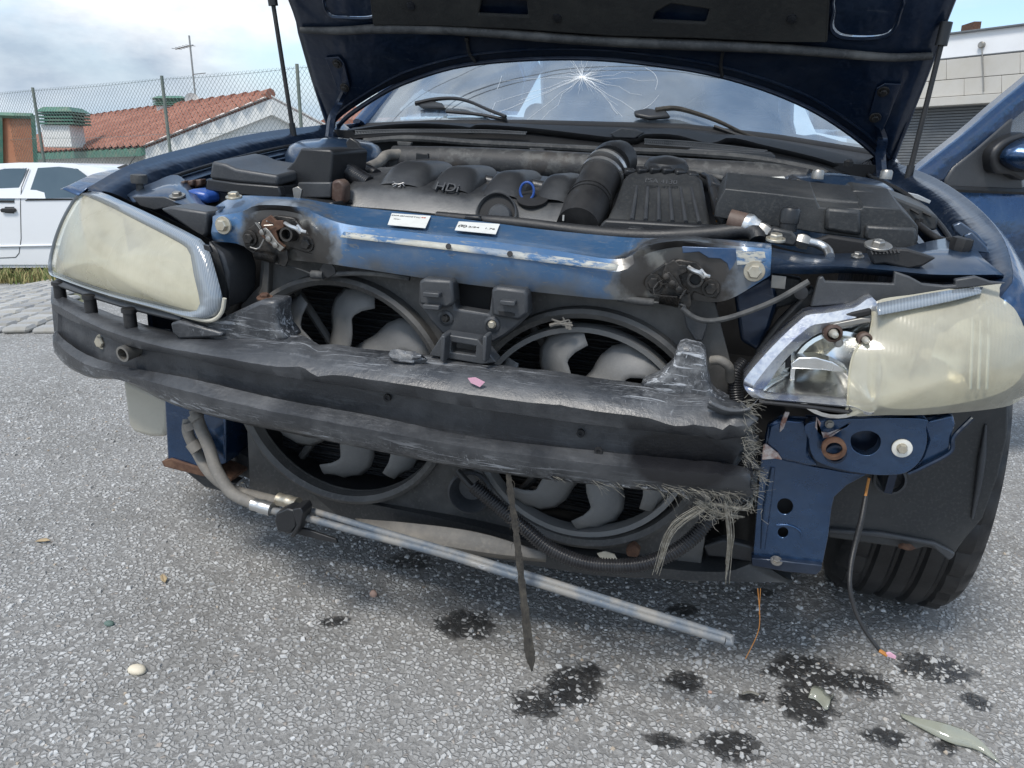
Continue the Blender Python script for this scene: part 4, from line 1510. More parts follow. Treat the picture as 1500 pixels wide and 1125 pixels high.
# hanging wire by the right wheel
wire = part('hanging_wire')
b = B()
b.tube(L([(1268, 727, .02), (1262, 760, .0), (1252, 800, -.02), (1246, 830, -.04), (1245, 862, -.06), (1253, 895, -.07), (1268, 925, -.08), (1290, 955, -.09)]), [.0036, .0046, .0040, .0034, .003, .0028], 10, 60)
b.obj('sheath', M['rubber'], wire)
b = B()
b.tube(L([(1273, 700, .03), (1270, 715, .03), (1267, 730, .02)]), .0022, 6, 12)
b.tube(L([(1288, 953, -.09), (1293, 956, -.092), (1299, 960, -.093)]), .003, 6, 8)
b.obj('orange_core', M['orange_wire'], wire)
slab('pink_tag', [(1298, 957), (1304, 956), (1313, 962), (1312, 966), (1300, 962)], -.095, .003, M['pink'], wire, .0006)

# ---------------------------------------------------------------- gaps beside the radiator: dark inner metal
slab('inner_wing_panel', [(335, 350), (395, 380), (390, 440), (380, 470), (330, 480)], .22, .01, M['black'], CAR, .002)
slab('chassis_leg', [(1075, 430), (1130, 400), (1140, 440), (1128, 480), (1110, 515), (1085, 500)], .06, .10, M['paint_in'], CAR, .006)
slab('lamp_carrier', [(1130, 400), (1175, 408), (1170, 445), (1140, 452), (1120, 500), (1108, 470)], .10, .02, M['plastic_dusty'], CAR, .004)
b = B()
b.lathe([(.010, 0), (.010, .006), (.005, .007)], P(1173, 428, y=.04), (0, -1, 0), 14)
b.obj('adjuster_cap', M['plastic'], CAR)
slab('rusty_tab', [(1130, 402), (1152, 405), (1150, 424), (1129, 422)], .03, .003, M['steel'], CAR, .001)
slab('headlamp_back', [(1140, 470), (1190, 418), (1200, 440), (1160, 480), (1110, 530), (1105, 515)], .06, .02, M['plastic'], CAR, .006)
b = B()
b.tube(L([(340, 365, .12), (352, 385, .11), (356, 410, .10), (350, 440, .11), (338, 458, .13)]), .011, 12, 30)
b.obj('loom_hose', M['rubber'], CAR)
slab('side_bracket', [(386, 382), (394, 384), (392, 436), (385, 440), (378, 430), (383, 418)], .045, .02, M['shroud'], CAR, .002)
slab('side_bracket', [(1000, 455), (1020, 462), (1038, 470), (1030, 500), (1018, 500), (1005, 480)], .03, .01, M['plastic_grey'], CAR, .003)
slab('side_channel', [(1025, 440), (1046, 442), (1050, 600), (1020, 600)], .10, .03, M['plastic'], CAR, .003)

# ---------------------------------------------------------------- engine bay
bay = part('engine_bay_shell')
b = B()
b.box((0, .62, .36), (1.16, .78, .01))
b.obj('light_stop_plate', M['black'], bay)  # added black plate, keeps light from leaking through the bay
b = B()
b.box((0, 1.02, .62), (1.5, .02, .55))
b.obj('firewall', M['black'], bay)
for s in (-1, 1):
    b = B()
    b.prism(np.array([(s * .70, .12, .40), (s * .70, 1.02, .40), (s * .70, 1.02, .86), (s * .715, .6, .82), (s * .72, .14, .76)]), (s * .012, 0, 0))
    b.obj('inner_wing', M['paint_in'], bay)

# engine cover with four humps
ec = part('engine_cover')
t = NT('engine_cover_plastic')
se = t.n.new('ShaderNodeSeparateXYZ')
t.l.new(t.co(), se.inputs[0])
dk = t.mix(t.noise(6, 4), (.020, .021, .023), (.034, .036, .039))
fr2 = t.ramp(t.math('ADD', se.outputs[2], t.math('MULTIPLY', t.math('SUBTRACT', t.noise(13, 6, .65), .5), .11)), [(.782, .5), (.812, 0.0)])
dk = t.mix(fr2, dk, t.mix(t.noise(20, 4), (.10, .10, .098), (.21, .205, .195)))
dk = t.mix(t.ramp(t.noise(9, 5), [(.5, 0.0), (.8, .35)]), dk, (.17, .17, .165))
M['cover'] = t.set(col=dk, rough=.36, nrm=t.bump(t.noise(300, 3), .2, .0015))
n_ = 40
bot = crom(L([(503, 301, .26), (600, 309, .26), (704, 320, .26), (830, 333, .26)]), n_)
shf = crom(L([(512, 273, .29), (560, 272, .30), (624, 277, .30), (704, 287, .30), (800, 299, .30), (838, 298, .30)]), n_)
shr = crom(L([(520, 264, .33), (560, 262, .34), (624, 267, .34), (704, 277, .34), (800, 288, .34), (842, 288, .34)]), n_)
rear = crom(L([(556, 246, .50), (620, 244, .52), (704, 250, .52), (800, 259, .52), (850, 263, .50)]), n_)
b = B()
b.loft([bot + [0, .02, -.05], bot, bot * .3 + shf * .7 - [0, .006, 0], shf, shr, rear, rear + [0, .02, -.07]])
b.obj('cover_body', M['cover'], ec, ang=40, solid=.003)
for (x0, x1, yt, yb) in ((577, 650, 238, 270), (648, 716, 245, 277), (721, 785, 252, 285), (795, 850, 257, 292)):
    b = B()
    rows = []
    cxp = (x0 + x1) / 2
    for i in range(13):
        v = i / 12
        yy = .30 + v * .21
        zt = P(cxp, yt, y=.40)[2] + .006 - .006 * v
        zb = P(cxp, yb, y=.31)[2] - .02
        row = []
        for j in range(17):
            u = j / 16 * 2 - 1
            xa = P(x0, yt + 12, y=.40)[0]
            xb = P(x1, yt + 12, y=.40)[0]
            xx = (xa + xb) / 2 + u * (xb - xa) / 2
            prof = max(0, 1 - abs(u) ** 3.2) ** .55
            lift = min(1, (v / .5)) ** .7 if v < .5 else 1
            lift *= 1 if v < .9 else .8
            row.append((xx, yy + .0, zb + (zt - zb) * prof * (.30 + .70 * math.sin(min(1, v * 2.6) * math.pi / 2))))
        rows.append(row)
    b.loft(rows)
    b.obj('cover_hump', M['cover'], ec, ang=70)
for a_, c_ in (((622, 254), (650, 262)), ((694, 262), (722, 268)), ((764, 268), (798, 276))):
    b = B()
    b.tube(L([a_, c_], .42), .014, 12, 4)
    b.obj('cover_saddle', M['cover'], ec)
o_ = P(657, 278, y=.305)
text('raised_lettering', 'HDi', .030, o_ + np.array([0, -.008, .004]), shf[26] - shf[8], (0, .75, .66), M['plastic_grey'], ec, .002)
M['emblem'] = NT('emblem_silver').set(col=(.26, .26, .26), rough=.4, metal=.6)
b = B()
e0 = P(586, 273, y=.305)
ex, ey = unit(shf[20] - shf[6]), np.array([0, .75, .66])
for pts in ([(-12, -2), (-6, 2), (0, 1), (5, 3), (9, 6), (12, 4)], [(-6, 1), (-9, 5), (-13, 6)], [(-3, 1), (-5, -4), (-9, -6)], [(4, 2), (6, -3), (2, -6)], [(7, 4), (12, 0), (14, -3)]):
    b.tube([e0 + np.array([0, -.010, .004]) + ex * (p[0] * .001) + ey * (p[1] * .001) for p in pts], .0012, 6, 12)
b.obj('emblem', M['emblem'], ec)
# round opening with the pipe end in it
b = B()
hc = P(727, 313, y=.257)
b.lathe([(.040, -.01), (.040, .004), (.0375, .006), (.035, .003), (.033, -.05)], hc, (0, -1, .35), 40, ring=False, cap=(False, False))
b.obj('opening_rim', M['cover'], ec)
b = B()
b.lathe([(.037, 0), (.037, .002)], hc + np.array([0, .004, 0]), (0, -1, .35), 40)
b.obj('opening_dark', M['black'], ec)
b = B()
b.lathe([(.022, -.03), (.022, .01), (.019, .014), (0, .015)], P(733, 317, y=.25), (.1, -1, .2), 24)
b.obj('pipe_end', M['plastic_grey'], ec)
# dipstick with a blue ring
dp = part('dipstick')
b = B()
c0 = P(772, 280, y=.30)
b.tube([c0 + np.array([.0135 * math.cos(a), 0, .0165 * math.sin(a)]) for a in np.linspace(0, 2 * math.pi, 25)], .0024, 8)
b.tube([c0 - [0, 0, .016], c0 - [0, 0, .03]], .005, 8, 4)
b.obj('grip', M['blue_plastic'], dp)
b = B()
b.lathe([(.030, -.003), (.030, .0015), (.026, .002)], P(780, 291, y=.30), (0, -.45, 1), 24)
b.obj('seat_cup', M['black'], dp)

# intake hose
ih = part('intake_hose')
b = B()
hp = crom(L([(846, 334, .24), (856, 312, .30), (868, 286, .38), (882, 258, .44), (892, 244, .47)]), 30)
b.tube(hp, [.040, .043, .043, .042, .042], 26)
b.obj('hose', M['rubber'], ih)
for f in (11, 13, 24, 27):
    b = B()
    b.tube(hp[f:f + 2], .0455, 28)
    b.obj('hose_clamp', M['alu'] if f > 20 else M['rubber'], ih)
b = B()
b.tube(crom(L([(892, 244, .47), (896, 238, .50), (905, 236, .54)]), 8), .043, 24)
b.obj('hose_elbow', M['plastic'], ih)
M['stamp'] = NT('stamped_white').set(col=(.42, .42, .40), rough=.6)
b = B()
side = np.array([-.026, -.033, .008])
for k in range(3, 26):
    if random.random() < .78:
        p = hp[k] + side
        b.box(p, (.003, .003, .006 + random.random() * .006))
b.obj('stamped_mark', M['stamp'], ih, kind='stuff')
bolt(ih, P(866, 243, y=.45), (0, 0, 1), .006, M['rust'])

# air filter box with ribs
ab = part('air_filter_box')
fb = [(884, 328), (1044, 336), (1036, 300), (1029, 262), (1018, 252), (925, 248), (912, 262), (900, 296)]
yb_ = [.23, .23, .31, .40, .43, .43, .40, .31]
tp = L([(a, c, y) for (a, c), y in zip(fb, yb_)])
b = B()
cen = tp.mean(0)
b.prism(tp, (0, .10, -.06))
b.obj('box_lid', M['plastic_dusty'], ab, bevel=.010, seg=3)
for k in range(6):
    f = (k + .7) / 6.3
    top = P(922 + (1022 - 922) * f, 276 + 3 * f, y=.372)
    bo_ = P(912 + (1036 - 912) * f, 324 + 6 * f, y=.245)
    b = B()
    b.tube([top + [0, -.004, .004], bo_ + [0, -.005, .004]], [.003, .004], 8, 5)
    b.obj('rib', M['plastic_grey'], ab)
for k in range(6):
    f = k / 5
    p = P(922 + 92 * f, 252 + 5 * f - 5 * math.sin(math.pi * f), y=.425)
    b = B()
    b.box(p, (.021, .018, .013), Matrix.Rotation(.5, 3, 'Z') @ Matrix.Rotation(.3, 3, 'X'))
    b.obj('clip_tooth', M['plastic'], ab, bevel=.003)
slab('box_flange', [(878, 331), (886, 322), (1046, 331), (1060, 340), (1058, 348), (880, 340)], .22, .03, M['plastic'], ab, .004)
text('moulded_text', 'PSA 4130', .0155, P(968, 272, y=.372) + np.array([0, -.010, .008]), (1, 0, 0), (0, .75, .66), M['plastic_grey'], ab, .0008)

# lying hose behind the crossmember
b = B()
b.tube(L([(640, 316, .19), (690, 322, .18), (720, 324, .17), (780, 330, .17), (880, 343, .16), (960, 347, .16), (1040, 343, .16), (1085, 338, .16), (1106, 341, .15), (1110, 352, .14)]), [.008, .010, .011, .011, .013, .014, .014, .014, .013], 12, 70)
b.obj('coolant_hose', M['rubber'], CAR)
for px, py in ((692, 319), (930, 337)):
    slab('hose_clip', [(px - 11, py - 3), (px + 10, py - 2), (px + 13, py + 4), (px - 13, py + 3)], .155, .03, M['plastic'], CAR, .002)
# long rusty heat pipe along the firewall
t = NT('scabbed_pipe')
M['scab'] = t.set(col=t.mix(t.ramp(t.noise(34, 6, .7), [(.50, 0.0), (.62, .55)]), t.mix(t.ramp(t.noise(7, 3), [(.55, 0.0), (.75, 1.0)]), (.030, .031, .033), (.060, .046, .034)), (.11, .112, .108)), rough=.6, nrm=t.bump(t.noise(60, 5), .4, .003))
b = B()
b.tube(L([(578, 235, .72), (700, 238, .72), (850, 246, .72), (1000, 255, .72), (1120, 263, .70), (1180, 272, .68)]), .036, 22, 50)
b.obj('heater_duct', M['scab'], CAR, label='thick scabbed duct along the firewall')
for px, py in ((618, 230), (1075, 265), (1090, 265), (885, 240)):
    slab('duct_clip', [(px - 9, py - 6), (px + 9, py - 5), (px + 9, py + 9), (px - 9, py + 8)], .68, .02, M['plastic'], CAR, .002)
# rubber strip above it
b = B()
st_ = crom(L([(533, 207, .86), (600, 203, .87), (700, 210, .88), (800, 215, .88), (900, 220, .88), (1000, 224, .87), (1100, 232, .86), (1190, 248, .84), (1212, 256, .82)]), 60)
b.tube(st_, .0085, 8)
b.obj('bay_seal', M['rubber_grey'], CAR)
for px, py in ((592, 211), (786, 221), (910, 228), (1128, 247)):
    slab('seal_clip', [(px - 11, py - 4), (px + 11, py - 3), (px + 9, py + 3), (px - 9, py + 3)], .845, .012, M['rubber_grey'], CAR, .002)

# left black filter box
lb = part('fuse_box')
b = B()
b.prism(L([(303, 275), (306, 262), (344, 268), (408, 273), (410, 288), (416, 292), (470, 298), (488, 296), (488, 330), (303, 318)], .20), (0, .16, 0))
b.obj('box_base', M['plastic'], lb, bevel=.003)
b = B()
fl_ = L([(306, 262), (345, 268), (407, 273), (407, 257), (345, 247), (330, 240), (310, 236)], .20)
bk_ = fl_ + [0, .15, .012]
bk_[3:, 2] += .004
b.prism(fl_, (0, .15, .012))
b.obj('box_lid', M['plastic_grey'], lb, bevel=.006, seg=3)
slab('lid_skirt', [(300, 279), (303, 262), (345, 268), (408, 273), (412, 288), (408, 292), (345, 285)], .192, .02, M['plastic'], lb, .003)
slab('tall_lid', [(410, 292), (412, 254), (430, 236), (440, 217), (484, 219), (488, 224), (484, 267), (484, 282)], .27, .16, M['plastic'], lb, .006)
slab('tall_skirt', [(434, 283), (436, 267), (485, 267), (485, 290), (436, 290)], .262, .02, M['plastic_grey'], lb, .003)
slab('spring_clip', [(428, 276), (436, 273), (442, 278), (440, 292), (430, 290)], .185, .006, M['steel'], lb, .001)
slab('rusty_bracket', [(485, 265), (497, 262), (505, 270), (504, 298), (492, 300), (484, 292)], .24, .03, M['brown'], CAR, .006)
b = B()
b.tube(L([(484, 240, .40), (500, 246, .36), (520, 258, .34), (540, 270, .33)]), .018, 16, 120, wave=(.06, 4))
b.obj('corrugated_hose', M['conduit'], CAR, ang=80)
b = B()
b.tube(L([(510, 240, .5), (535, 247, .46), (552, 256, .42)]), .011, 12, 90, wave=(.08, 4))
b.obj('corrugated_hose', M['conduit'], CAR, ang=80)
b = B()
b.tube(L([(540, 246, .55), (556, 238, .6), (566, 228, .66), (585, 226, .70)]), .013, 12, 24)
b.obj('return_pipe', M['hose_grey'], CAR)
# strut towers
for s, lab in ((-1, None), (1, None)):
    b = B()
    b.lathe([(.135, -.12), (.125, -.02), (.112, .0), (.095, .008), (.04, .012), (.03, .018), (0, .018)], (s * .60, .72 if s < 0 else .62, .862), (0, -.10, 1), 40)
    b.obj('strut_tower', M['paint_light'], CAR)
slab('tower_lug', [(506, 208), (512, 201), (524, 208), (532, 222), (531, 234), (512, 234)], .60, .01, M['plastic'], CAR, .003)
b = B()
b.lathe([(.012, 0), (.012, .014), (.009, .018)], P(1197, 262, y=.55), (0, 0, 1), 12)
b.obj('tower_nut', M['steel'], CAR)
b = B()
b.lathe([(.012, 0), (.012, .014), (.009, .018)], P(1297, 262, y=.6), (0, 0, 1), 12)
b.obj('tower_nut', M['steel'], CAR)
slab('sender_cap', [(1127, 260), (1150, 259), (1151, 276), (1128, 276)], .50, .02, M['white_plastic'], CAR, .002)

# battery / control unit cover on the right
bc = part('battery_cover')
b = B()
b.prism(L([(1046, 318), (1050, 298), (1062, 276), (1130, 283), (1195, 291), (1200, 304), (1262, 306), (1264, 302), (1320, 306), (1334, 320), (1345, 332), (1345, 354), (1264, 350), (1200, 342), (1150, 334), (1110, 330)], .22), (0, .14, .02))
b.obj('cover_body', M['plastic_dusty'], bc, bevel=.006, seg=3)
b = B()
b.prism(L([(1060, 286), (1066, 276), (1130, 282), (1200, 290), (1262, 296), (1315, 300), (1325, 310), (1200, 302), (1130, 294)], .26), (0, .12, .02))
b.obj('cover_step', M['plastic_dusty'], bc, bevel=.008, seg=3)
slab('cover_face', [(1210, 304), (1262, 308), (1262, 346), (1208, 338)], .208, .03, M['plastic_dusty'], bc, .006)
slab('cover_foot', [(1268, 330), (1343, 334), (1345, 372), (1300, 366), (1266, 350)], .21, .05, M['plastic_dusty'], bc, .005)
# vented duct behind it
vd = part('vented_duct')
b = B()
b.prism(L([(1238, 292), (1250, 278), (1300, 285), (1352, 305), (1375, 318), (1372, 338), (1330, 338)], .33), (0, .08, .01))
b.obj('duct_body', M['plastic_dusty'], vd, bevel=.004)
for k in range(6):
    f = k / 5
    b = B()
    b.tube([P(1262 + 90 * f, 287 + 24 * f, y=.328), P(1274 + 90 * f, 299 + 18 * f, y=.322)], .0022, 6, 4)
    b.obj('vent_slot', M['black'], vd)
for px in (1342, 1349):
    slab('vent_hole', [(px, 320), (px + 4, 321), (px + 3, 330), (px - 1, 329)], .327, .004, M['black'], vd, 0)
# refrigerant union in front of it
ac = part('refrigerant_union')
b = B()
b.tube(L([(1068, 322, .17), (1092, 328, .165)]), .0175, 18, 6)
b.obj('red_collar', M['brown'], ac)
b = B()
b.tube(L([(1090, 327, .165), (1110, 336, .16)]), [.017, .019, .016, .015], 20, 10)
b.obj('alu_end', M['alu'], ac)
b = B()
b.tube(L([(1108, 334, .16), (1126, 343, .155)]), [.012, .014, .014, .012], 6, 8)
b.obj('hex_nut', M['steel'], ac)
slab('union_block', [(1124, 344), (1132, 333), (1160, 339), (1170, 350), (1164, 362), (1134, 357)], .14, .03, M['plastic_dusty'], ac, .004)
b = B()
b.tube(L([(1166, 351, .15), (1184, 356, .15)]), [.010, .013, .013, .011], 6, 8)
b.obj('hex_nut', M['steel'], ac)
b = B()
b.tube(L([(1184, 354, .15), (1200, 358, .15), (1212, 366, .14), (1216, 376, .12)]), .007, 12, 24)
b.obj('alu_pipe', M['alu'], ac)
b = B()
b.lathe([(.014, -.012), (.014, .0), (.0155, .001), (.0155, .02), (.013, .024)], P(1155, 327, y=.16), (0, 0, 1), 14)
b.obj('valve_cap', M['plastic'], ac)
slab('torn_insulation', [(1180, 356), (1215, 345), (1260, 352), (1320, 364), (1310, 378), (1240, 382), (1215, 374)], .19, .02, M['black'], CAR, .004)

# ---------------------------------------------------------------- wing tops, lamp panels, rubber stops
lp2 = part('lamp_panel')
b = B()
b.loft([crom(L([(1112, 360, .12), (1180, 373, .14), (1240, 372, .16), (1300, 370, .17), (1360, 355, .20), (1415, 345, .25)]), 30), crom(L([(1116, 366, .06), (1180, 378, .08), (1240, 384, .09), (1300, 383, .10), (1360, 375, .12), (1440, 380, .12)]), 30),
        crom(L([(1118, 374, .02), (1180, 388, .03), (1240, 391, .04), (1300, 396, .05), (1370, 402, .07), (1470, 402, .08)]), 30), crom(L([(1125, 400, .02), (1180, 401, .035), (1240, 399, .05), (1300, 404, .06), (1370, 412, .09), (1470, 410, .10)]), 30)])
b.obj('panel_top', M['paint_light'], lp2, solid=.003, ang=30)
slab('rubber_flap', [(1270, 366), (1300, 364), (1330, 365), (1372, 378), (1352, 390), (1330, 394), (1296, 386), (1280, 388)], .075, .02, M['rubber'], lp2, .003)
for k in range(8):
    f = k / 7
    b = B()
    b.tube([P(1276 + 38 * f, 367 - 2 * f, y=.072), P(1279 + 38 * f, 373 - 2 * f, y=.068)], .0016, 6, 4)
    b.obj('flap_ridge', M['rubber'], lp2)
bolt(lp2, P(1286, 361, y=.085), (0, -.25, 1), .0085, M['steel'], 2.3)
b = B()
b.prism(L([(1280, 352), (1292, 350), (1295, 360), (1284, 362)], .085), (0, .003, 0))
b.obj('bent_tab', M['steel'], lp2, bevel=.001)
b = B()
c0 = P(1403, 372, y=.16)
b.lathe([(.009, -.016), (.009, .004), (.0145, .005), (.0165, .012), (.0155, .024), (.010, .026)], c0, (.1, 0, 1), 8)
b.obj('bonnet_stop', M['rubber'], lp2)
bolt(lp2, P(1256, 376, y=.12), (0, -.2, 1), .006, M['steel'], 1.6)

lp1 = part('lamp_panel')
b = B()
b.loft([crom(L([(185, 285, .16), (225, 268, .20), (262, 258, .24), (300, 300, .12), (330, 303, .09)]), 24), crom(L([(190, 290, .13), (225, 280, .15), (255, 275, .16), (290, 305, .09), (322, 312, .05)]), 24), crom(L([(195, 297, .11), (230, 292, .12), (260, 298, .10), (300, 313, .06), (318, 330, .03)]), 24)])
b.obj('panel_top', M['paint_light'], lp1, solid=.003, ang=30)
slab('rubber_flap', [(192, 288), (240, 288), (272, 300), (262, 308), (246, 304), (226, 308), (205, 302)], .105, .006, M['plastic_grey'], lp1, .002)
slab('air_scoop', [(233, 306), (250, 302), (304, 311), (303, 344), (296, 350), (262, 326)], .03, .07, M['plastic_grey'], lp1, .005)
b = B()
c0 = P(204, 266, y=.17)
b.lathe([(.007, -.02), (.007, -.004), (.015, -.003), (.016, .005), (.015, .013), (.011, .014)], c0, (0, 0, 1), 14)
b.obj('bonnet_stop', M['rubber_grey'], lp1)
bolt(lp1, P(260, 288, y=.12), (0, -.25, 1), .008, M['steel'], 1.9)
slab('coolant_cap', [(264, 282), (280, 277), (303, 283), (303, 299), (285, 296), (270, 290)], .16, .05, M['blue_plastic'], CAR, .008)
for k in range(3):
    slab('loom_plug', [(258 + 12 * k, 268 - 2 * k), (270 + 12 * k, 264 - k), (270 + 12 * k, 272), (260 + 12 * k, 276)], .2 + .01 * k, .02, M['brown'], CAR, .003)

# looms and small hoses threaded through the bay
for pts, r, mt_ in (([(1040, 262, .55), (1046, 285, .42), (1052, 310, .32), (1064, 330, .24)], .009, 'rubber'), ([(1030, 256, .6), (1050, 268, .5), (1056, 290, .4), (1050, 316, .3)], .006, 'rubber'),
                    ([(540, 262, .5), (560, 254, .54), (600, 240, .6), (640, 236, .64)], .007, 'rubber'), ([(498, 254, .42), (512, 268, .36), (520, 285, .30), (512, 300, .26)], .007, 'rubber'),
                    ([(262, 275, .22), (280, 270, .24), (300, 282, .22), (302, 300, .18)], .005, 'rubber'), ([(1346, 330, .3), (1366, 345, .26), (1380, 352, .24), (1398, 352, .2)], .006, 'rubber'),
                    ([(1160, 262, .6), (1172, 270, .52), (1180, 282, .45)], .008, 'rubber'), ([(860, 262, .52), (852, 276, .46), (846, 292, .36), (842, 312, .28)], .006, 'rubber'),
                    ([(1200, 378, .16), (1230, 382, .15), (1262, 380, .15), (1290, 376, .16)], .006, 'rubber'), ([(850, 252, .62), (930, 244, .66), (1010, 250, .66), (1060, 262, .62)], .006, 'rubber_grey'),
                    ([(1350, 392, .10), (1375, 398, .09), (1400, 396, .10), (1432, 392, .12)], .006, 'rubber')):
    b = B()
    b.tube(L(pts), r, 10, 30)
    b.obj('wiring_loom', M[mt_], CAR)
for px, py, y in ((1052, 300, .36), (1046, 276, .46), (512, 276, .33), (850, 284, .40), (1172, 270, .5)):
    b = B()
    b.box(P(px, py, y=y), (.022, .016, .018), Matrix.Rotation(random.uniform(0, 2), 3, 'Y'))
    b.obj('connector', M['plastic'], CAR, bevel=.002)
b = B()
b.tube(L([(1046, 312, .33), (1052, 318, .32), (1050, 324, .31)]), .0025, 6, 10)
b.obj('yellow_wire', M['orange_wire'], CAR)
b = B()
b.lathe([(.05, -.03), (.048, .0), (.04, .012), (.02, .018), (0, .02)], P(976, 243, y=.60), (0, -.2, 1), 24)
b.obj('rear_dome', M['plastic'], CAR)

# ---------------------------------------------------------------- bonnet, raised
HP, HD, HN = np.array([0, 1.03, .985]), np.array([0, -.60, .80]), np.array([0, -.80, -.60])


def hp_(pts, lift=0.0):
    """photo points on the underside of the raised bonnet; lift moves them towards the engine"""
    return np.array([PP(a, c, HP + HN * lift, HN) for a, c in pts])


bon = part('bonnet')
arc = [(490, 192), (510, 170), (560, 137), (600, 118), (660, 99), (720, 90), (800, 85), (880, 86), (960, 94), (1040, 107), (1120, 130), (1190, 160), (1245, 195), (1280, 224), (1300, 248)]
arc3 = crom(hp_(arc), 60)
arcin = crom(hp_([(486, 176), (506, 156), (560, 122), (600, 103), (660, 86), (720, 77), (800, 72), (880, 73), (960, 81), (1040, 94), (1120, 116), (1190, 144), (1250, 182), (1287, 212), (1306, 236)], .004), 60)
lft = hp_([(483, 190), (460, 118), (440, 48), (424, -6)])
rgt = hp_([(1302, 248), (1330, 175), (1365, 85), (1398, -6)])
dl = HD
topL = np.array([-.82, 0, 0]) + [0, HP[1], HP[2]] + HD * .80
topR = np.array([.82, 0, 0]) + [0, HP[1], HP[2]] + HD * .80
front = crom([topL, np.array([-.6, HP[1], HP[2]]) + HD * .98, np.array([0, HP[1], HP[2]]) + HD * 1.04, np.array([.6, HP[1], HP[2]]) + HD * .98, topR], 60)
# inner panel: from the rear edge up to the front edge
sideL, sideR = crom(np.vstack([lft, topL[None]]), 30), crom(np.vstack([rgt, topR[None]]), 30)
rows = []
for i in range(30):
    f = i / 29
    row = arc3 * (1 - f) + front * f
    e = sideL[i] * 1.0
    g = sideR[i] * 1.0
    w = np.linspace(0, 1, 60)[:, None]
    row = row + (e - row[0]) * (1 - w) + (g - row[-1]) * w
    rows.append(row + HN * (.012 * math.sin(math.pi * f)))
b = B()
b.loft(rows)
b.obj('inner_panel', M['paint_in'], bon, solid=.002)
b = B()
skin = [r - HN * (.022 + .035 * math.sin(math.pi * min(1, (i + 1) / 30)) ** .5) for i, r in enumerate(rows)]
for s_ in skin:
    w = np.linspace(-1, 1, 60)
    s_ -= HN * (.03 * (1 - w ** 2))[:, None]
b.loft(skin)
b.obj('outer_skin', M['paint'], bon, solid=.0016)
b = B()                                             # folded hem round the edge
b.tube(np.vstack([sideL[::-1], arc3]), .007, 8)
b.tube(np.vstack([arc3, sideR]), .007, 8)
b.tube(front, .008, 8)
b.obj('hem', M['paint_in'], bon)
b = B()
b.tube(arcin, .0035, 6)
b.obj('pressed_line', M['paint_in'], bon)
# rubber seal across
b = B()
sl = crom(hp_([(441, 44), (500, 45), (560, 42), (640, 43), (720, 48), (820, 56), (920, 62), (1020, 66), (1120, 70), (1200, 76), (1300, 84), (1366, 82)], .02), 70)
b.tube(sl, [.008, .013, .012, .012, .013, .011, .008], 12)
b.obj('seal', M['rubber_grey'], bon)
# insulation pad with its cut-outs
M['pad'] = worn('felt_pad', (.020, .020, .019), .9, 0, (.06, .058, .05), .5, 12, bump=.8, bscale=120)
pad = hp_([(548, 34), (556, -5), (640, -8), (690, -8), (702, 16), (775, 20), (778, -8), (950, -8), (956, 14), (1030, 26), (1040, -8), (1210, -8), (1216, 30), (1212, 58), (1120, 58), (1020, 53), (900, 50), (760, 40), (640, 35)], .014)
up_ = HD * .60
b = B()
lowl = hp_([(548, 34), (640, 35), (760, 40), (900, 50), (1020, 53), (1120, 58), (1212, 58)], .016)
pts = [p for p in lowl] + [np.array([.46, HP[1], HP[2]]) + HD * .86 + HN * .016, np.array([-.46, HP[1], HP[2]]) + HD * .86 + HN * .016]
cut1 = hp_([(702, 17), (775, 20), (773, -2), (708, -4)], .016)
cut2 = hp_([(956, 26), (1034, 30), (1040, 10), (984, 2), (962, 14)], .016)
b.plate([pts, list(cut1), list(cut2)], HN * .012)
b.obj('insulation_pad', M['pad'], bon, bevel=.004)
for px, py in ((602, 8), (1160, 27), (816, 26)):
    b = B()
    b.lathe([(.011, 0), (.010, .004), (0, .005)], PP(px, py, HP + HN * .028, HN), HN, 14)
    b.obj('pad_clip', M['plastic'], bon)
# recess pockets beside the pad, sky glint put into a bright metallic colour
M['pocket'] = worn('glint_recess', (.30, .35, .42), .16, .95, (.4, .45, .5), .2, 10, coat=1.0, wavy=.8)
for pts in ([(474, 4), (484, -8), (548, -8), (550, 24), (500, 26), (482, 22)], [(1220, 20), (1228, -8), (1316, -8), (1318, 20), (1300, 52), (1240, 56), (1218, 44)]):
    o3_ = crom(hp_(pts, .014), 36, True)
    b = B()
    b.dome(o3_, -HN, .02, 5, 3)
    b.obj('recess', M['pocket'], bon, ang=70)
    b = B()
    b.tube(np.vstack([o3_, o3_[:1]]), .004, 6)
    b.obj('recess_rim', M['paint_in'], bon)
for px, py in ((684, 57), (1060, 70)):
    b = B()
    b.tube(hp_([(px, py), (px + 3, py + 20), (px + 12, py + 34)] if px < 900 else [(px, py), (px - 4, py + 25), (px - 2, py + 42)], .010), .004, 8, 12)
    b.lathe([(.006, 0), (.006, .006), (0, .007)], PP(px, py, HP + HN * .014, HN), HN, 10)
    b.obj('washer_lead', M['rubber'], bon)
for k in range(26):
    px, py = random.uniform(520, 1250), random.uniform(62, 130)
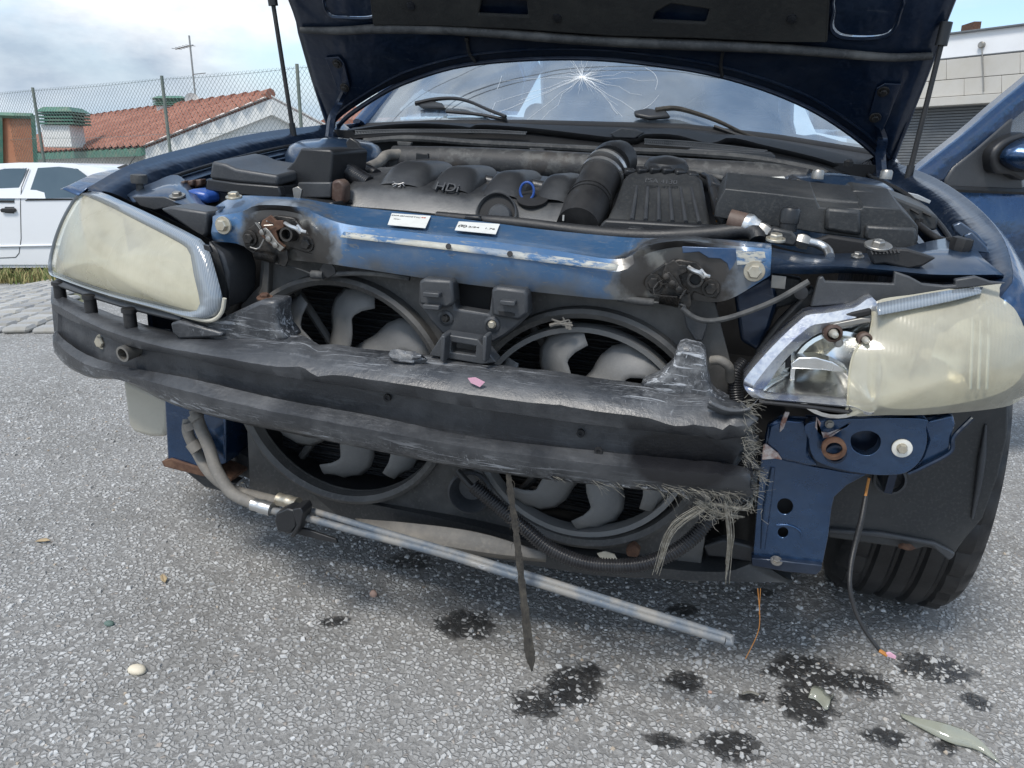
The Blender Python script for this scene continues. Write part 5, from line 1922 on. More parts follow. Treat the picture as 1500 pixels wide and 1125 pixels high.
# hinges
for pl, bl_, arm in (([(477, 84), (496, 82), (505, 92), (513, 124), (508, 138), (495, 130)], ((494, 93), (505, 128)), [(506, 132), (497, 150), (486, 172), (482, 200)]),
                     ([(1284, 128), (1296, 121), (1320, 122), (1302, 170), (1292, 192), (1271, 174)], ((1294, 134), (1282, 172)), [(1288, 188), (1293, 205), (1290, 225), (1292, 258)])):
    b = B()
    b.prism(hp_(pl, .012), HN * .004)
    b.obj('hinge_plate', M['paint_in'], bon, bevel=.0015)
    for q in bl_:
        bolt(bon, PP(*q, HP + HN * .016, HN), HN, .008, M['grease'], 1.7)
    b = B()
    base = hp_(arm[:2], .012)
    low_ = L([(arm[2][0], arm[2][1], .98), (arm[3][0], arm[3][1], .93)])
    ctr = crom(np.vstack([base, low_]), 24)
    b.loft([ctr - [.012, 0, 0], ctr + [0, -.006, 0], ctr + [.012, 0, 0], ctr + [0, .006, 0]], True)
    b.obj('hinge_arm', M['paint_in'], bon)
# gas struts
for a_, c_, xb in (((430, 197, .83), (397, -14), -1), ((1330, 262, .83), (1384, 44), 1)):
    p0 = P(a_[0], a_[1], y=a_[2])
    p1 = PP(*c_, HP + HN * .03, HN)
    b = B()
    b.tube([p0, p0 + (p1 - p0) * (.93 if xb < 0 else .9)], .0058, 12, 4)
    g_ = part('gas_strut')
    b.obj('rod', M['rubber'], g_)
    b = B()
    b.tube([p0 + (p1 - p0) * .90, p1 + (p1 - p0) * .05], .0125, 14, 4)
    b.obj('cylinder', M['plastic'], g_)
    b = B()
    b.tube([p0 - unit(p1 - p0) * .004, p0 + unit(p1 - p0) * .03], .0085, 10, 4)
    b.obj('end_fitting', M['plastic'], g_)

# ---------------------------------------------------------------- windscreen, cowl, wipers
xs = np.linspace(-.80, .78, 60)
zb_ = np.interp(xs, [-.8, -.5, -.2, .25, .5, .78], [.903, .928, .944, .958, .945, .918])
base_w = np.stack([xs, 1.10 + .30 * xs ** 2, zb_], 1)
top_w = np.stack([xs * .74, 1.92 + .10 * xs ** 2, 1.385 - .06 * xs ** 2], 1)
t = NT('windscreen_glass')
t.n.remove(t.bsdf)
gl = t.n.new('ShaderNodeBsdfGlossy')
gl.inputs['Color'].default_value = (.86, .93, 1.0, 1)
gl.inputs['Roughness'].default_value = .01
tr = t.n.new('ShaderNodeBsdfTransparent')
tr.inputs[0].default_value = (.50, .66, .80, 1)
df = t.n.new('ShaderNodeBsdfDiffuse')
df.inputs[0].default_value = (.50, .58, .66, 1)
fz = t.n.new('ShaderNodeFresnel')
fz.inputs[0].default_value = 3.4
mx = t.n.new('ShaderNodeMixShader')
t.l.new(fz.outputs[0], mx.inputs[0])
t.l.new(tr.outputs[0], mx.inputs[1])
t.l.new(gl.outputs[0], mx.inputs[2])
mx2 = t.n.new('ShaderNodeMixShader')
t.put(mx2.inputs[0], t.ramp(t.noise(5, 5, .6), [(.35, .10), (.75, .26)]))  # pale blue dust haze, raised to brighten the glass like reflected sky
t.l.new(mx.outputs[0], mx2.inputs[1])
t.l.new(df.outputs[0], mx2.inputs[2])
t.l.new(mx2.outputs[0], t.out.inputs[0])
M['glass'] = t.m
ws = part('windscreen', 'windscreen with a starburst crack')
rows = []
for i in range(24):
    f = i / 23
    rows.append(base_w * (1 - f) + top_w * f + np.array([0, -.03, .035]) * math.sin(math.pi * f))
b = B()
b.loft(rows)
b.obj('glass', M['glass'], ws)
wsN = unit(np.cross(rows[8][31] - rows[8][30], rows[9][30] - rows[8][30]))
if wsN[2] < 0:
    wsN = -wsN


WR = np.array(rows)


def onws(px, py, lift=.0015):
    """photo point on the windscreen surface"""
    d = ray(px, py)
    p0, p1, p2 = WR[:-1, :-1], WR[:-1, 1:], WR[1:, :-1]
    n = np.cross(p1 - p0, p2 - p0)
    tt = ((p0 - C) * n).sum(-1) / (n @ d)
    q = C + d * tt[..., None]
    e1, e2 = p1 - p0, p2 - p0
    u = ((q - p0) * e1).sum(-1) / (e1 * e1).sum(-1)
    v = ((q - p0) * e2).sum(-1) / (e2 * e2).sum(-1)
    ok = np.argwhere((u >= -.2) & (u <= 1.2) & (v >= -.05) & (v <= 1.05))
    if not len(ok):
        return None
    return q[tuple(ok[0])] + wsN * lift


M['crack'] = NT('cracked_glass').set(col=(.85, .88, .9), rough=.3, spec=.8)
b = B()
c0 = onws(853, 113)


def crack(b, p0, p1, r0, r1, wob):
    q = [onws(p0[0] + (p1[0] - p0[0]) * f + random.gauss(0, wob) * (0 < f < 1), p0[1] + (p1[1] - p0[1]) * f + random.gauss(0, wob) * (0 < f < 1)) for f in np.linspace(0, 1, 6)]
    q = [p for p in q if p is not None]
    if len(q) > 2:
        b.tube(q, [r0, r1], 4)


for k in range(70):
    a = random.uniform(0, 2 * math.pi)
    ln_ = random.choice((12, 18, 22, 30, 34, 45))
    s0 = random.uniform(0, 5)
    crack(b, (853 + s0 * math.cos(a), 113 + s0 * .6 * math.sin(a)), (853 + ln_ * math.cos(a), 113 + ln_ * .62 * math.sin(a)), .00045, .0001, .9)
for p1 in ((760, 148), (728, 150), (722, 168), (790, 180), (772, 176), (905, 155), (912, 172), (950, 178), (940, 140), (735, 120), (930, 108), (960, 118), (838, 88), (862, 88), (850, 86)):
    crack(b, (853, 113), p1, .00045, .0002, 1.6)
for arc_ in ([(945, 100), (958, 108), (963, 120), (960, 132)], [(726, 150), (722, 160), (720, 168)], [(735, 112), (732, 122), (728, 132)], [(965, 140), (955, 152), (940, 162)], [(893, 150), (898, 160), (905, 168)]):
    q = [onws(*p) for p in arc_]
    q = [p for p in q if p is not None]
    if len(q) > 2:
        b.tube(crom(q, 12), .0004, 4)
b.obj('crack_web', M['crack'], ws, kind='stuff')
b = B()
b.lathe([(.007, 0), (.004, .0008), (0, .001)], c0, wsN, 9, sc=(1.4, .8))
b.obj('crushed_spot', M['crack'], ws)
# black ceramic edge and lower trim
b = B()
b.loft([base_w + [0, -.012, -.006], base_w + [0, .001, .004], base_w + [0, .010, .009]])
b.obj('lower_trim', M['black'], ws, solid=.003)

cowl = part('cowl')
b = B()
cf = crom(L([(505, 193, 1.02), (560, 184, .98), (620, 181, .97), (676, 185, .95), (690, 187, .95), (704, 183, .95), (780, 188, .95), (900, 202, .95), (930, 204, .95), (946, 197, .95), (990, 198, .95), (1040, 210, .95), (1070, 202, .96), (1120, 213, .98), (1200, 232, 1.0), (1250, 250, 1.02)]), 70)
bw = np.stack([np.interp(np.linspace(0, 1, 70), np.linspace(0, 1, 60), base_w[:, i]) for i in range(3)], 1)
b.loft([bw + [0, -.004, -.004], bw * .5 + cf * .5 + [0, 0, .002], cf, cf + [0, .004, -.012]])
b.obj('cowl_top', M['black'], cowl, solid=.003, ang=40)
b = B()
cf2 = crom(L([(512, 203, .97), (600, 198, .93), (700, 205, .92), (800, 210, .92), (900, 215, .92), (1000, 220, .92), (1100, 228, .92), (1200, 248, .92), (1230, 256, .92)]), 70)
b.loft([cf + [0, .012, -.010], cf2 + [0, .03, 0], cf2])
b.obj('cowl_front', M['black'], cowl, solid=.003)
M['grille'] = worn('grille_mesh', (.075, .08, .085), .5, 0, (.2, .2, .2), .3, 20)
for a_, c_ in (([(520, 192), (580, 190), (650, 190), (720, 191), (772, 194)], [(520, 197), (580, 194), (650, 194), (720, 195), (770, 197)]), ([(944, 204), (1000, 207), (1060, 213), (1124, 221)], [(944, 211), (1000, 215), (1060, 219), (1120, 222)])):
    b = B()
    p_, q_ = crom(L(a_, .935), 60), crom(L(c_, .932), 60)
    for k in range(59):
        b.tube([p_[k], q_[k + 1]], .0011, 4)
        b.tube([p_[k + 1], q_[k]], .0011, 4)
    b.tube((p_ + q_) / 2, .0011, 4)
    b.tube(p_, .002, 4)
    b.tube(q_, .002, 4)
    b.obj('grille_mesh', M['grille'], cowl, kind='stuff')
slab('wiper_well', [(893, 196), (910, 187), (930, 189), (944, 194), (930, 203), (900, 202)], .945, .02, M['plastic_grey'], cowl, .003)
slab('cowl_box', [(1000, 222), (1012, 217), (1130, 223), (1136, 228), (1134, 238), (1060, 230)], .90, .03, M['plastic_grey'], cowl, .004)
b = B()
b.lathe([(.012, 0), (.012, .012), (.008, .015)], P(1242, 243, y=.95), (0, -.2, 1), 6)
b.obj('cowl_nut', M['rubber'], cowl)

for arm, piv, blade in (([(611, 161), (640, 155), (668, 154), (690, 159), (715, 170), (742, 181)], [(610, 158), (626, 154), (650, 160), (655, 167), (620, 165)], [(655, 168), (700, 172), (742, 180)]),
                        ([(960, 172), (985, 169), (1010, 174), (1050, 188), (1100, 200), (1140, 209), (1190, 222)], [(928, 172), (948, 168), (975, 172), (982, 180), (950, 182), (930, 178)], [(1045, 190), (1100, 204), (1188, 225)])):
    g_ = part('wiper')
    b = B()
    q = np.array([onws(*p, .022) if onws(*p) is not None else P(*p, y=1.15) for p in arm])
    b.tube(q, [.0075, .0055, .0045, .005], 8, 40)
    b.obj('arm', M['rubber'] if arm[0][0] < 800 else M['fibre_dark'], g_)
    q = np.array([onws(*p, .010) if onws(*p) is not None else P(*p, y=1.14) for p in piv])
    b = B()
    b.prism(q, wsN * .012)
    b.obj('pivot_head', M['plastic'], g_, bevel=.005)
    q = np.array([onws(*p, .010) if onws(*p) is not None else P(*p, y=1.13) for p in blade])
    b = B()
    b.tube(q, .0055, 6, 20)
    b.obj('blade', M['rubber'], g_)

# ---------------------------------------------------------------- wings and shell
O_ = np.array([(.755, .035, .735), (.775, .05, .760), (.79, .085, .780), (.812, .25, .82), (.825, .5, .853), (.812, .75, .882), (.778, .98, .902), (.80, 1.15, .915)])


def wing(s):
    g = part('front_wing')
    m = np.array([s, 1, 1])
    n = 46
    o = crom(O_[2:] if s < 0 else O_, n)
    f = np.linspace(0, 1, n)
    drop = np.interp(f, [0, .08, .16, .3, .55, .8, 1], [.004, .008, .03, .20, .19, .22, .60] if s < 0 else [.03, .06, .10, .20, .19, .22, .60])
    ins = o + np.stack([-.035 - 0 * f, 0 * f, -.020 - .0 * f], 1)
    ins2 = o + np.stack([-.075 + 0 * f, 0 * f, -.055 + 0 * f], 1)
    ins3 = o + np.stack([-.08 + 0 * f, 0 * f, -.11 + 0 * f], 1)
    out1 = o + np.stack([.018 + 0 * f, -.004 + 0 * f, -.012 + 0 * f], 1)
    out2 = o + np.stack([.05 + 0 * f, -.006 + 0 * f, -.5 * drop], 1)
    out3 = o + np.stack([.062 + 0 * f, 0 * f, -drop], 1)
    b = B()
    b.loft([out3 * m, out2 * m, out1 * m, (o + [0, 0, .003]) * m])
    b.obj('wing_skin', M['paint'], g, solid=.0015, ang=50)
    b = B()
    b.loft([(o + [0, 0, .003]) * m, ins * m, (ins + [-.012, 0, -.016]) * m, (ins2 + [0, 0, .01]) * m, ins2 * m, ins3 * m])
    b.obj('wing_channel', M['paint_in'], g, solid=.0015, ang=30)  # darker blue stands in for the dark bonnet mirrored in this strip
    b = B()
    b.tube(((ins + ins2) / 2 + [0, 0, .006])[6:] * m, .0045, 8)
    b.obj('channel_seal', M['rubber'], g)
    return g


wing(-1)
wr = wing(1)
slab('torn_bracket', [(1396, 330), (1408, 325), (1432, 342), (1455, 368), (1452, 372), (1412, 352), (1398, 338)], .22, .012, M['paint_light'], wr, .003)
slab('torn_bracket', [(1412, 345), (1424, 340), (1446, 362), (1450, 372), (1420, 368)], .16, .01, M['paint_light'], wr, .002)
slab('foil_scrap', [(1330, 282), (1345, 285), (1364, 294), (1362, 299), (1340, 291)], .40, .006, M['alu'], wr, .001)

sh_ = part('body_shell')
ys = np.linspace(1.0, 4.4, 40)
for s in (-1, 1):
    b = B()
    side = np.interp(ys, [1.0, 1.4, 3.0, 4.0, 4.4], [.84, .865, .865, .83, .74]) * s
    zt = np.interp(ys, [1.0, 1.4, 3.2, 4.4], [.90, .92, .97, .95])
    arch = np.where(np.abs(ys - 3.28) < .36, .30 + .36 * np.sqrt(np.maximum(0, 1 - ((ys - 3.28) / .36) ** 2)), .24)
    b.loft([np.stack([side * .93, ys, zt], 1), np.stack([side * .985, ys, zt - .05], 1), np.stack([side * 1.01, ys, np.maximum(.60, arch)], 1), np.stack([side, ys, np.maximum(.42, arch)], 1), np.stack([side * .97, ys, arch], 1)])
    b.obj('side_panel', M['paint'], sh_, solid=.002, ang=50)
    b = B()
    b.tube([(s * .80, 1.29, .905), (s * .70, 1.62, 1.16), (s * .60, 1.98, 1.36), (s * .585, 2.5, 1.40), (s * .60, 3.0, 1.35), (s * .66, 3.5, 1.05), (s * .70, 3.7, .97)], [.028, .026, .03, .03, .03, .04, .045], 10, 50)
    b.obj('roof_rail', M['paint'], sh_)
    b = B()
    b.loft([crom([(s * .80, 1.36, .93), (s * .86, 2.2, .95), (s * .82, 3.4, .98)], 20), crom([(s * .72, 1.62, 1.15), (s * .61, 2.3, 1.37), (s * .64, 3.2, 1.22)], 20)])
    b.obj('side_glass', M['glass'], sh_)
b = B()
b.loft([crom([(-.585, y, z), (-.3, y - .02, z + .028), (0, y - .03, z + .036), (.3, y - .02, z + .028), (.585, y, z)], 24) for y, z in ((1.95, 1.365), (2.2, 1.395), (2.5, 1.40), (2.8, 1.385), (3.0, 1.35))])
b.obj('roof', M['paint'], sh_, solid=.004)
b = B()
b.loft([crom([(-.56, 3.02, 1.34), (0, 3.06, 1.37), (.56, 3.02, 1.34)], 20), crom([(-.64, 3.60, 1.0), (0, 3.68, 1.0), (.64, 3.60, 1.0)], 20)])
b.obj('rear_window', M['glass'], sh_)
b = B()
b.loft([crom([(-.70, 3.60, .985), (0, 3.66, 1.0), (.70, 3.60, .985)], 20), crom([(-.72, 4.38, .95), (0, 4.46, .97), (.72, 4.38, .95)], 20), crom([(-.72, 4.42, .40), (0, 4.52, .40), (.72, 4.42, .40)], 20)])
b.obj('boot_lid', M['paint'], sh_, solid=.003)
b = B()
b.box((0, 2.3, .28), (1.6, 3.6, .03))
b.obj('floor_pan', M['black'], sh_)
cab = part('cabin')
b = B()
b.loft([bw + [0, .02, -.01], bw + [0, .18, .02], bw * [.95, 1, 1] + [0, .42, .0], bw * [.95, 1, 1] + [0, .46, -.22]])
b.obj('dashboard', M['plastic'], cab)
for x in (-.36, .36):
    b = B()
    b.prism(np.array([(x - .22, 2.35, .45), (x + .22, 2.35, .45), (x + .21, 2.55, 1.02), (x - .21, 2.55, 1.02)]), (0, .11, .02))
    b.obj('seat_back', M['plastic_grey'], cab, bevel=.04, seg=3)
    b = B()
    b.box((x, 2.62, 1.14), (.25, .09, .18))
    b.obj('head_rest', M['plastic_grey'], cab, bevel=.03, seg=3)
b = B()
b.lathe([(.185, -.012), (.197, 0), (.185, .012), (.173, 0)], (.36, 1.75, .93), (0, -.85, .52), 36, ring=True)
b.obj('steering_wheel', M['rubber'], cab)
b = B()
b.box((0, 3.3, .75), (1.2, .12, .5))
b.obj('rear_bench', M['plastic_grey'], cab, bevel=.03)
b = B()
b.box((0, 1.98, 1.30), (.22, .03, .06))
b.obj('mirror', M['plastic'], cab, bevel=.02)

# open door on the right
TH = rad(60)
D0, DNv, DD = np.array([.83, 1.13, .5]), np.array([math.cos(TH), -math.sin(TH), 0]), np.array([math.sin(TH), math.cos(TH), 0])


def dr(pts, lift=0.0):
    return np.array([PP(a, c, D0 + DNv * lift, DNv) for a, c in pts])


door = part('door', 'blue front door standing open')
fo_ = dr([(1335, 258), (1372, 228), (1420, 190), (1460, 155), (1500, 122), (1560, 74), (1640, 20)])
fi_ = dr([(1384, 268), (1392, 250), (1430, 222), (1485, 172), (1500, 160), (1560, 112), (1640, 60)])
b = B()
fo, fi = crom(fo_, 40), crom(fi_, 40)
b.loft([fo - DNv * .03, fo + DNv * .004, fo * .6 + fi * .4 + DNv * .014, fi + DNv * .004, fi - DNv * .03])
b.obj('window_frame', M['paint'], door, ang=50, solid=.003)
b = B()
b.prism(dr([(1384, 276), (1386, 262), (1398, 244), (1430, 218), (1478, 176), (1486, 172), (1480, 204), (1490, 206), (1500, 278), (1462, 280), (1400, 281)], .012), -DNv * .02)
b.obj('sail_trim', M['plastic_grey'], door, bevel=.006)
b = B()
q = dr([(1485, 172), (1560, 112), (1640, 60), (1700, 120), (1700, 270), (1500, 275), (1482, 206)])
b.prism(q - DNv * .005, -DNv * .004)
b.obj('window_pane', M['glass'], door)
b = B()
hz0 = D0 - DD * .0
pr = []
for (dz, lf) in ((.842, -.004), (.82, .012), (.76, .026), (.66, .034), (.58, .028), (.45, .034), (.28, .010)):
    pr.append([np.array([*(D0 + DD * s_)[:2], dz + .01 * s_]) + DNv * lf for s_ in np.linspace(-.02, 1.05, 20)])
b.loft(pr)
b.obj('door_skin', M['paint'], door, solid=.02, ang=50)
b = B()
b.tube([D0 + DD * s_ + np.array([0, 0, .342]) + DNv * .006 for s_ in np.linspace(.12, 1.05, 12)], .012, 8)
b.obj('waist_strip', M['rubber'], door)
mirr = dr([(1466, 236), (1468, 222), (1482, 210), (1500, 203), (1540, 196), (1570, 205), (1575, 235), (1540, 250), (1490, 250)], .05)
b = B()
b.dome(crom(mirr, 40, True), DNv, .09, 8, 2.4)
b.obj('mirror_cap', M['paint'], door, ang=70, solid=.004)
b = B()
b.prism(crom(dr([(1454, 240), (1456, 222), (1470, 207), (1490, 198), (1505, 200), (1505, 262), (1480, 256), (1460, 254)], .045), 40, True), -DNv * .05)
b.obj('mirror_base', M['plastic'], door, bevel=.008)

# ================================================================ around: pavement, parked car, fence, houses
def at(u, d, h):
    """u metres right of the camera axis, d metres ahead, h metres above the camera, upright frame"""
    return C + GX * u + GY * d + UG * h


UP3 = np.stack([GX, GY, UG], 1)


def gpt(px, py):
    """photo point on the ground sheet"""
    d = ray(px, py)
    lo_, hi_ = .5, 60.0
    for _ in range(60):
        m_ = (lo_ + hi_) / 2
        q = C + d * m_
        if q[2] > zg(q[0], q[1]):
            lo_ = m_
        else:
            hi_ = m_
    return C + d * hi_


t = NT('cobble_joint')
M['joint'] = t.set(col=t.mix(t.noise(3, 5), (.17, .15, .10), (.09, .105, .05)), rough=.95, nrm=t.bump(t.noise(60, 4), .6, .01))
t = NT('cobble_stone')
oi = t.n.new('ShaderNodeObjectInfo')
M['cobble'] = t.set(col=t.mix(t.ramp(t.noise(6, 5), [(.45, 0.0), (.75, .6)]), t.mix(oi.outputs['Random'], (.24, .24, .24), (.40, .395, .38)), (.24, .21, .14)), rough=.85, nrm=t.bump(t.noise(40, 4), .5, .006))
ax1_ = unit([GY[0], GY[1], 0])
# pavement: sheet 4 mm above the ground, cobbles on it
qa, qb, qc, qd = gpt(-260, 487), gpt(130, 484), gpt(130, 409), gpt(-260, 409)
b = B()
rowsg = []
for i in range(16):
    f = i / 15
    row = []
    for j in range(12):
        g_ = j / 11
        p = (qa * (1 - g_) + qb * g_) * (1 - f) + (qd * (1 - g_) + qc * g_) * f
        row.append((p[0], p[1], float(zg(p[0], p[1])) + .006))
    rowsg.append(row)
b.loft(rowsg)
pave = b.obj('pavement', M['joint'], kind='structure')
b = B()
b.box((0, 0, 0), (.118, .088, .03))
stone = b.obj('cobble', M['cobble'], pave, bevel=.014)
bm = bmesh.new()
bm.from_mesh(stone.data)
bmesh.ops.bevel(bm, geom=bm.edges[:], offset=.012, segments=1, affect='EDGES')
bm.to_mesh(stone.data)
bm.free()
stone.modifiers.clear()
stone.data.polygons.foreach_set('use_smooth', [False] * len(stone.data.polygons))
first = True
cnt = 0
DNEAR = float((gpt(0, 486) - C) @ ax1_)
ax0, ax1 = unit([GX[0], GX[1], 0]), unit([GY[0], GY[1], 0])
for r_ in range(46):
    dd = DNEAR + r_ * .1
    for k in range(9):
        if cnt >= 290:
            break
        px = -70 + k * (.129 / dd * F) + (r_ % 2) * (.065 / dd * F)
        if px > 108:
            continue
        p = C + ax0 * ((px - 750) / F * dd) + ax1 * dd
        q = np.array([p[0], p[1], float(zg(p[0], p[1]))])
        n = unit([-(zg(p[0] + .1, p[1]) - zg(p[0] - .1, p[1])) / .2, -(zg(p[0], p[1] + .1) - zg(p[0], p[1] - .1)) / .2, 1])
        o = stone if first else stone.copy()
        if not first:
            COL.objects.link(o)
            o.parent = pave
        first = False
        x_ = unit(ax0 - n * (ax0 @ n))
        y_ = np.cross(n, x_)
        rz = random.gauss(0, .07)
        xr = x_ * math.cos(rz) + y_ * math.sin(rz)
        yr_ = np.cross(n, xr)
        s_ = random.uniform(.88, 1.04)
        q = q + n * random.uniform(.006, .014)
        o.matrix_local = Matrix(((xr[0] * s_, yr_[0], n[0], q[0]), (xr[1] * s_, yr_[1], n[1], q[1]), (xr[2] * s_, yr_[2], n[2], q[2]), (0, 0, 0, 1)))
        cnt += 1

# weeds along the far edge of the pavement
t = NT('weed_blades')
M['weed'] = t.set(col=t.mix(t.ramp(t.noise(7, 3), [(.42, 0.0), (.6, 1.0)]), (.10, .15, .035), (.36, .29, .13)), rough=.8)
b = B()
for k in range(2600):
    px = random.uniform(-120, 110)
    py = random.triangular(403, 418, 413)
    base = gpt(px, py)
    h_ = random.uniform(.03, .15)
    a = random.uniform(0, 6.28)
    tip = base + UG * h_ + np.array([math.cos(a), math.sin(a), 0]) * h_ * random.uniform(.2, .9)
    w = np.array([math.sin(a), -math.cos(a), 0]) * random.uniform(.003, .007)
    md = base * .45 + tip * .55 + UG * h_ * .15
    b.add([base - w, base + w, md + w * .7, md - w * .7, tip], [(0, 1, 2, 3), (3, 2, 4)])
b.obj('weeds', M['weed'], kind='stuff')

# ---------------------------------------------------------------- white parked car
t = NT('white_car_paint')
M['white'] = t.set(col=t.mix(t.ramp(t.noise(3, 4), [(.5, 0.0), (.8, .2)]), (.78, .79, .80), (.62, .62, .60)), rough=.3, coat=.6, crough=.1)
t = NT('dark_car_glass')
M['dglass'] = t.set(col=t.mix(t.noise(2.2, 3), (.022, .04, .042), (.07, .095, .095)), rough=.06, spec=.9, coat=1.0)
WC = thing('parked_car', 'white parked hatchback with dark windows and black door handle behind the fence side', 'car')
WC['label'] = 'white parked hatchback with dark side windows, seen beside the chain-link fence'
DW = 8.6


def wp(px, py, v=0.0):
    return G(px, py, DW) + GY * v


prof = [(178, 388), (186, 350), (184, 318), (176, 290), (-165, 288), (-235, 298), (-285, 318), (-300, 350), (-296, 388)]
b = B()
rowp = []
for v, sc_ in ((.0, .93), (.03, .985), (.10, 1.0), (.8, 1.0), (1.50, 1.0), (1.57, .985), (1.60, .93)):
    cen = (-60, 345)
    rowp.append([wp(cen[0] + (p[0] - cen[0]) * sc_, cen[1] + (p[1] - cen[1]) * (sc_ if p[1] < 380 else 1), v) for p in prof + prof[:1]])
# near side kept flat and full so the belt line stays put
rowp[0] = [wp(*p, .012) for p in prof + prof[:1]]
rowp[1] = [wp(*p, .02) for p in prof + prof[:1]]
b.loft(rowp)
b.add(rowp[0][:-1], [tuple(range(len(prof)))])
b.add(rowp[-1][:-1], [tuple(range(len(prof)))])
b.obj('body', M['white'], WC, bevel=.02, ang=50)
roof_ = [(-150, 290), (-62, 244), (-20, 240), (20, 238), (60, 238), (100, 240), (140, 246), (160, 256), (172, 291)]
b = B()
inner = lambda v, sh: [wp(p[0], p[1], v + sh * min(1.0, max(0.0, (290 - p[1]) / 45.0))) for p in roof_]
b.loft([inner(.0, .10), inner(.25, .05), inner(.8, 0), inner(1.35, -.05), inner(1.6, -.10)])
b.add(inner(.0, .10), [tuple(range(len(roof_)))])
b.add(inner(1.6, -.10), [tuple(range(len(roof_)))])
b.obj('roof', M['white'], WC, ang=50)


def wv(py):
    return .10 * min(1.0, max(0.0, (290 - py) / 45.0)) - .016


def wslab(name, pts, mat, th=.006, off=0.0, bev=.002):
    b = B()
    q = np.array([wp(a, c, (wv(c) if c < 290 else .012) - off) for a, c in pts])
    b.prism(q, -GY * th)
    return b.obj(name, mat, WC, bevel=bev)


wslab('window', [(39, 292), (49, 246), (80, 244), (108, 247), (124, 258), (134, 272), (140, 288), (110, 290)], M['dglass'])
wslab('window', [(-58, 292), (-20, 252), (0, 247), (33, 246), (20, 294)], M['dglass'])
wslab('window_seal', [(36, 294), (39, 292), (110, 290), (140, 288), (140, 291), (110, 293)], M['rubber'], .009)
wslab('window_seal', [(-60, 293), (20, 294), (20, 297), (-60, 296)], M['rubber'], .009)
hd = wslab('door_handle', [(1, 307), (4, 305), (22, 305), (24, 308), (21, 311), (3, 311)], M['rubber'], .03, .0, .006)
wslab('handle_cup', [(6, 303), (20, 303), (20, 313), (6, 312)], M['plastic_grey'], .003)
M['gap'] = NT('panel_gap').set(col=(.05, .05, .05), rough=.9)
b = B()
b.tube([wp(a, c, (wv(c) if c < 290 else .012) - .001) for a, c in ((36, 247), (30, 275), (29, 300), (30, 350), (27, 371), (22, 377), (0, 378), (-60, 378))], .004, 6)
b.obj('door_gap', M['gap'], WC)
b = B()
b.tube([wp(a, c, .004) for a, c in ((-290, 362), (-100, 360), (0, 361), (100, 359), (180, 358))], .012, 8)
b.obj('side_moulding', M['white'], WC)
wslab('sill', [(-290, 380), (178, 380), (178, 392), (-290, 394)], M['white'], .006, -.02)
wslab('underside', [(-270, 391), (168, 390), (168, 402), (-270, 404)], M['rubber'], .004, -.1)
for px in (128, -214):
    c = wp(px, 378, .09)
    b = B()
    b.lathe([(.16, -.08), (.27, -.07), (.285, -.03), (.285, .05), (.27, .08), (.16, .085), (0, .08)], c, -GY, 36)
    b.obj('wheel', M['rubber'], WC)
    c = wp(px, 378, 1.5)
    b = B()
    b.lathe([(.16, -.08), (.27, -.07), (.285, -.03), (.285, .05), (.27, .08), (.16, .085), (0, .08)], c, GY, 36)
    b.obj('wheel', M['rubber'], WC)
b = B()
b.tube([wp(140, 246, .7), wp(150, 226, .75)], .006, 6)
b.obj('aerial', M['rubber'], WC)
wslab('rear_spoiler', [(146, 245), (160, 240), (172, 246), (160, 252)], M['rubber'], .02, -.3)

# ---------------------------------------------------------------- low wall, fence
t = NT('cement_render')
M['cement'] = t.set(col=t.mix(t.noise(2.5, 6, .65), (.36, .35, .33), (.52, .51, .48)), rough=.9, nrm=t.bump(t.noise(30, 4), .3, .01))
M['post'] = worn('green_grey_post', (.13, .16, .14), .6, .2, (.3, .28, .22), .5, 6)
M['wire'] = worn('galvanised_wire', (.20, .24, .23), .5, .5, (.3, .28, .25), .3, 10)
M['green'] = worn('green_paint', (.05, .17, .115), .5, 0, (.3, .27, .2), .5, 5)
fx = lambda px: 14.1 + (px - 48) * (11.0 - 14.1) / (435 - 48)
fpos = [(-150, 148), (48, 130), (237, 113), (435, 96), (650, 78)]
fd = [250 and 120 * 14.1 / (250 - c) for _, c in fpos]
ftop = [G(a, c, d) for (a, c), d in zip(fpos, fd)]
HT = 1.62
wallp = [p - UG * HT for p in ftop]
b = B()
dirw = unit(wallp[-1] - wallp[0])
b.prism(np.array([wallp[0] + UG * .0, wallp[-1] + UG * .0, wallp[-1] - UG * 2.2, wallp[0] - UG * 2.2]), GY * .16)
tag(b.obj('garden_wall', M['cement'], bevel=.01), 'low grey rendered wall under the chain-link fence', 'wall')
FN = thing('chain_link_fence', 'chain-link fence on thin posts in front of the tiled house', 'fence')
for p in ftop:
    b = B()
    b.tube([p - UG * (HT + .02), p + UG * .02], .024, 8)
    b.obj('post', M['post'], FN)
b = B()
A0 = ftop[0] - UG * HT
length = np.linalg.norm(ftop[-1] - ftop[0])
dx_ = unit(ftop[-1] - ftop[0])
pit = .082
kk = int(length / pit)
for k in range(-int(HT / pit) - 1, kk + 1):
    for sgn in (1, -1):
        s0 = k * pit if sgn > 0 else k * pit + HT
        a_, c_ = s0, s0 + sgn * HT
        z0, z1 = 0.0, HT
        if sgn > 0:
            if a_ < 0:
                z0, a_ = -a_, 0
            if c_ > length:
                z1, c_ = HT - (c_ - length), length
        else:
            if c_ < 0:
                z1, c_ = HT + c_, 0
            if a_ > length:
                z0, a_ = a_ - length, length
        if z1 - z0 < .05:
            continue
        b.tube([A0 + dx_ * a_ + UG * z0, A0 + dx_ * c_ + UG * z1], .0024, 3, cap=False)
b.obj('wire_mesh', M['wire'], FN, kind='stuff')
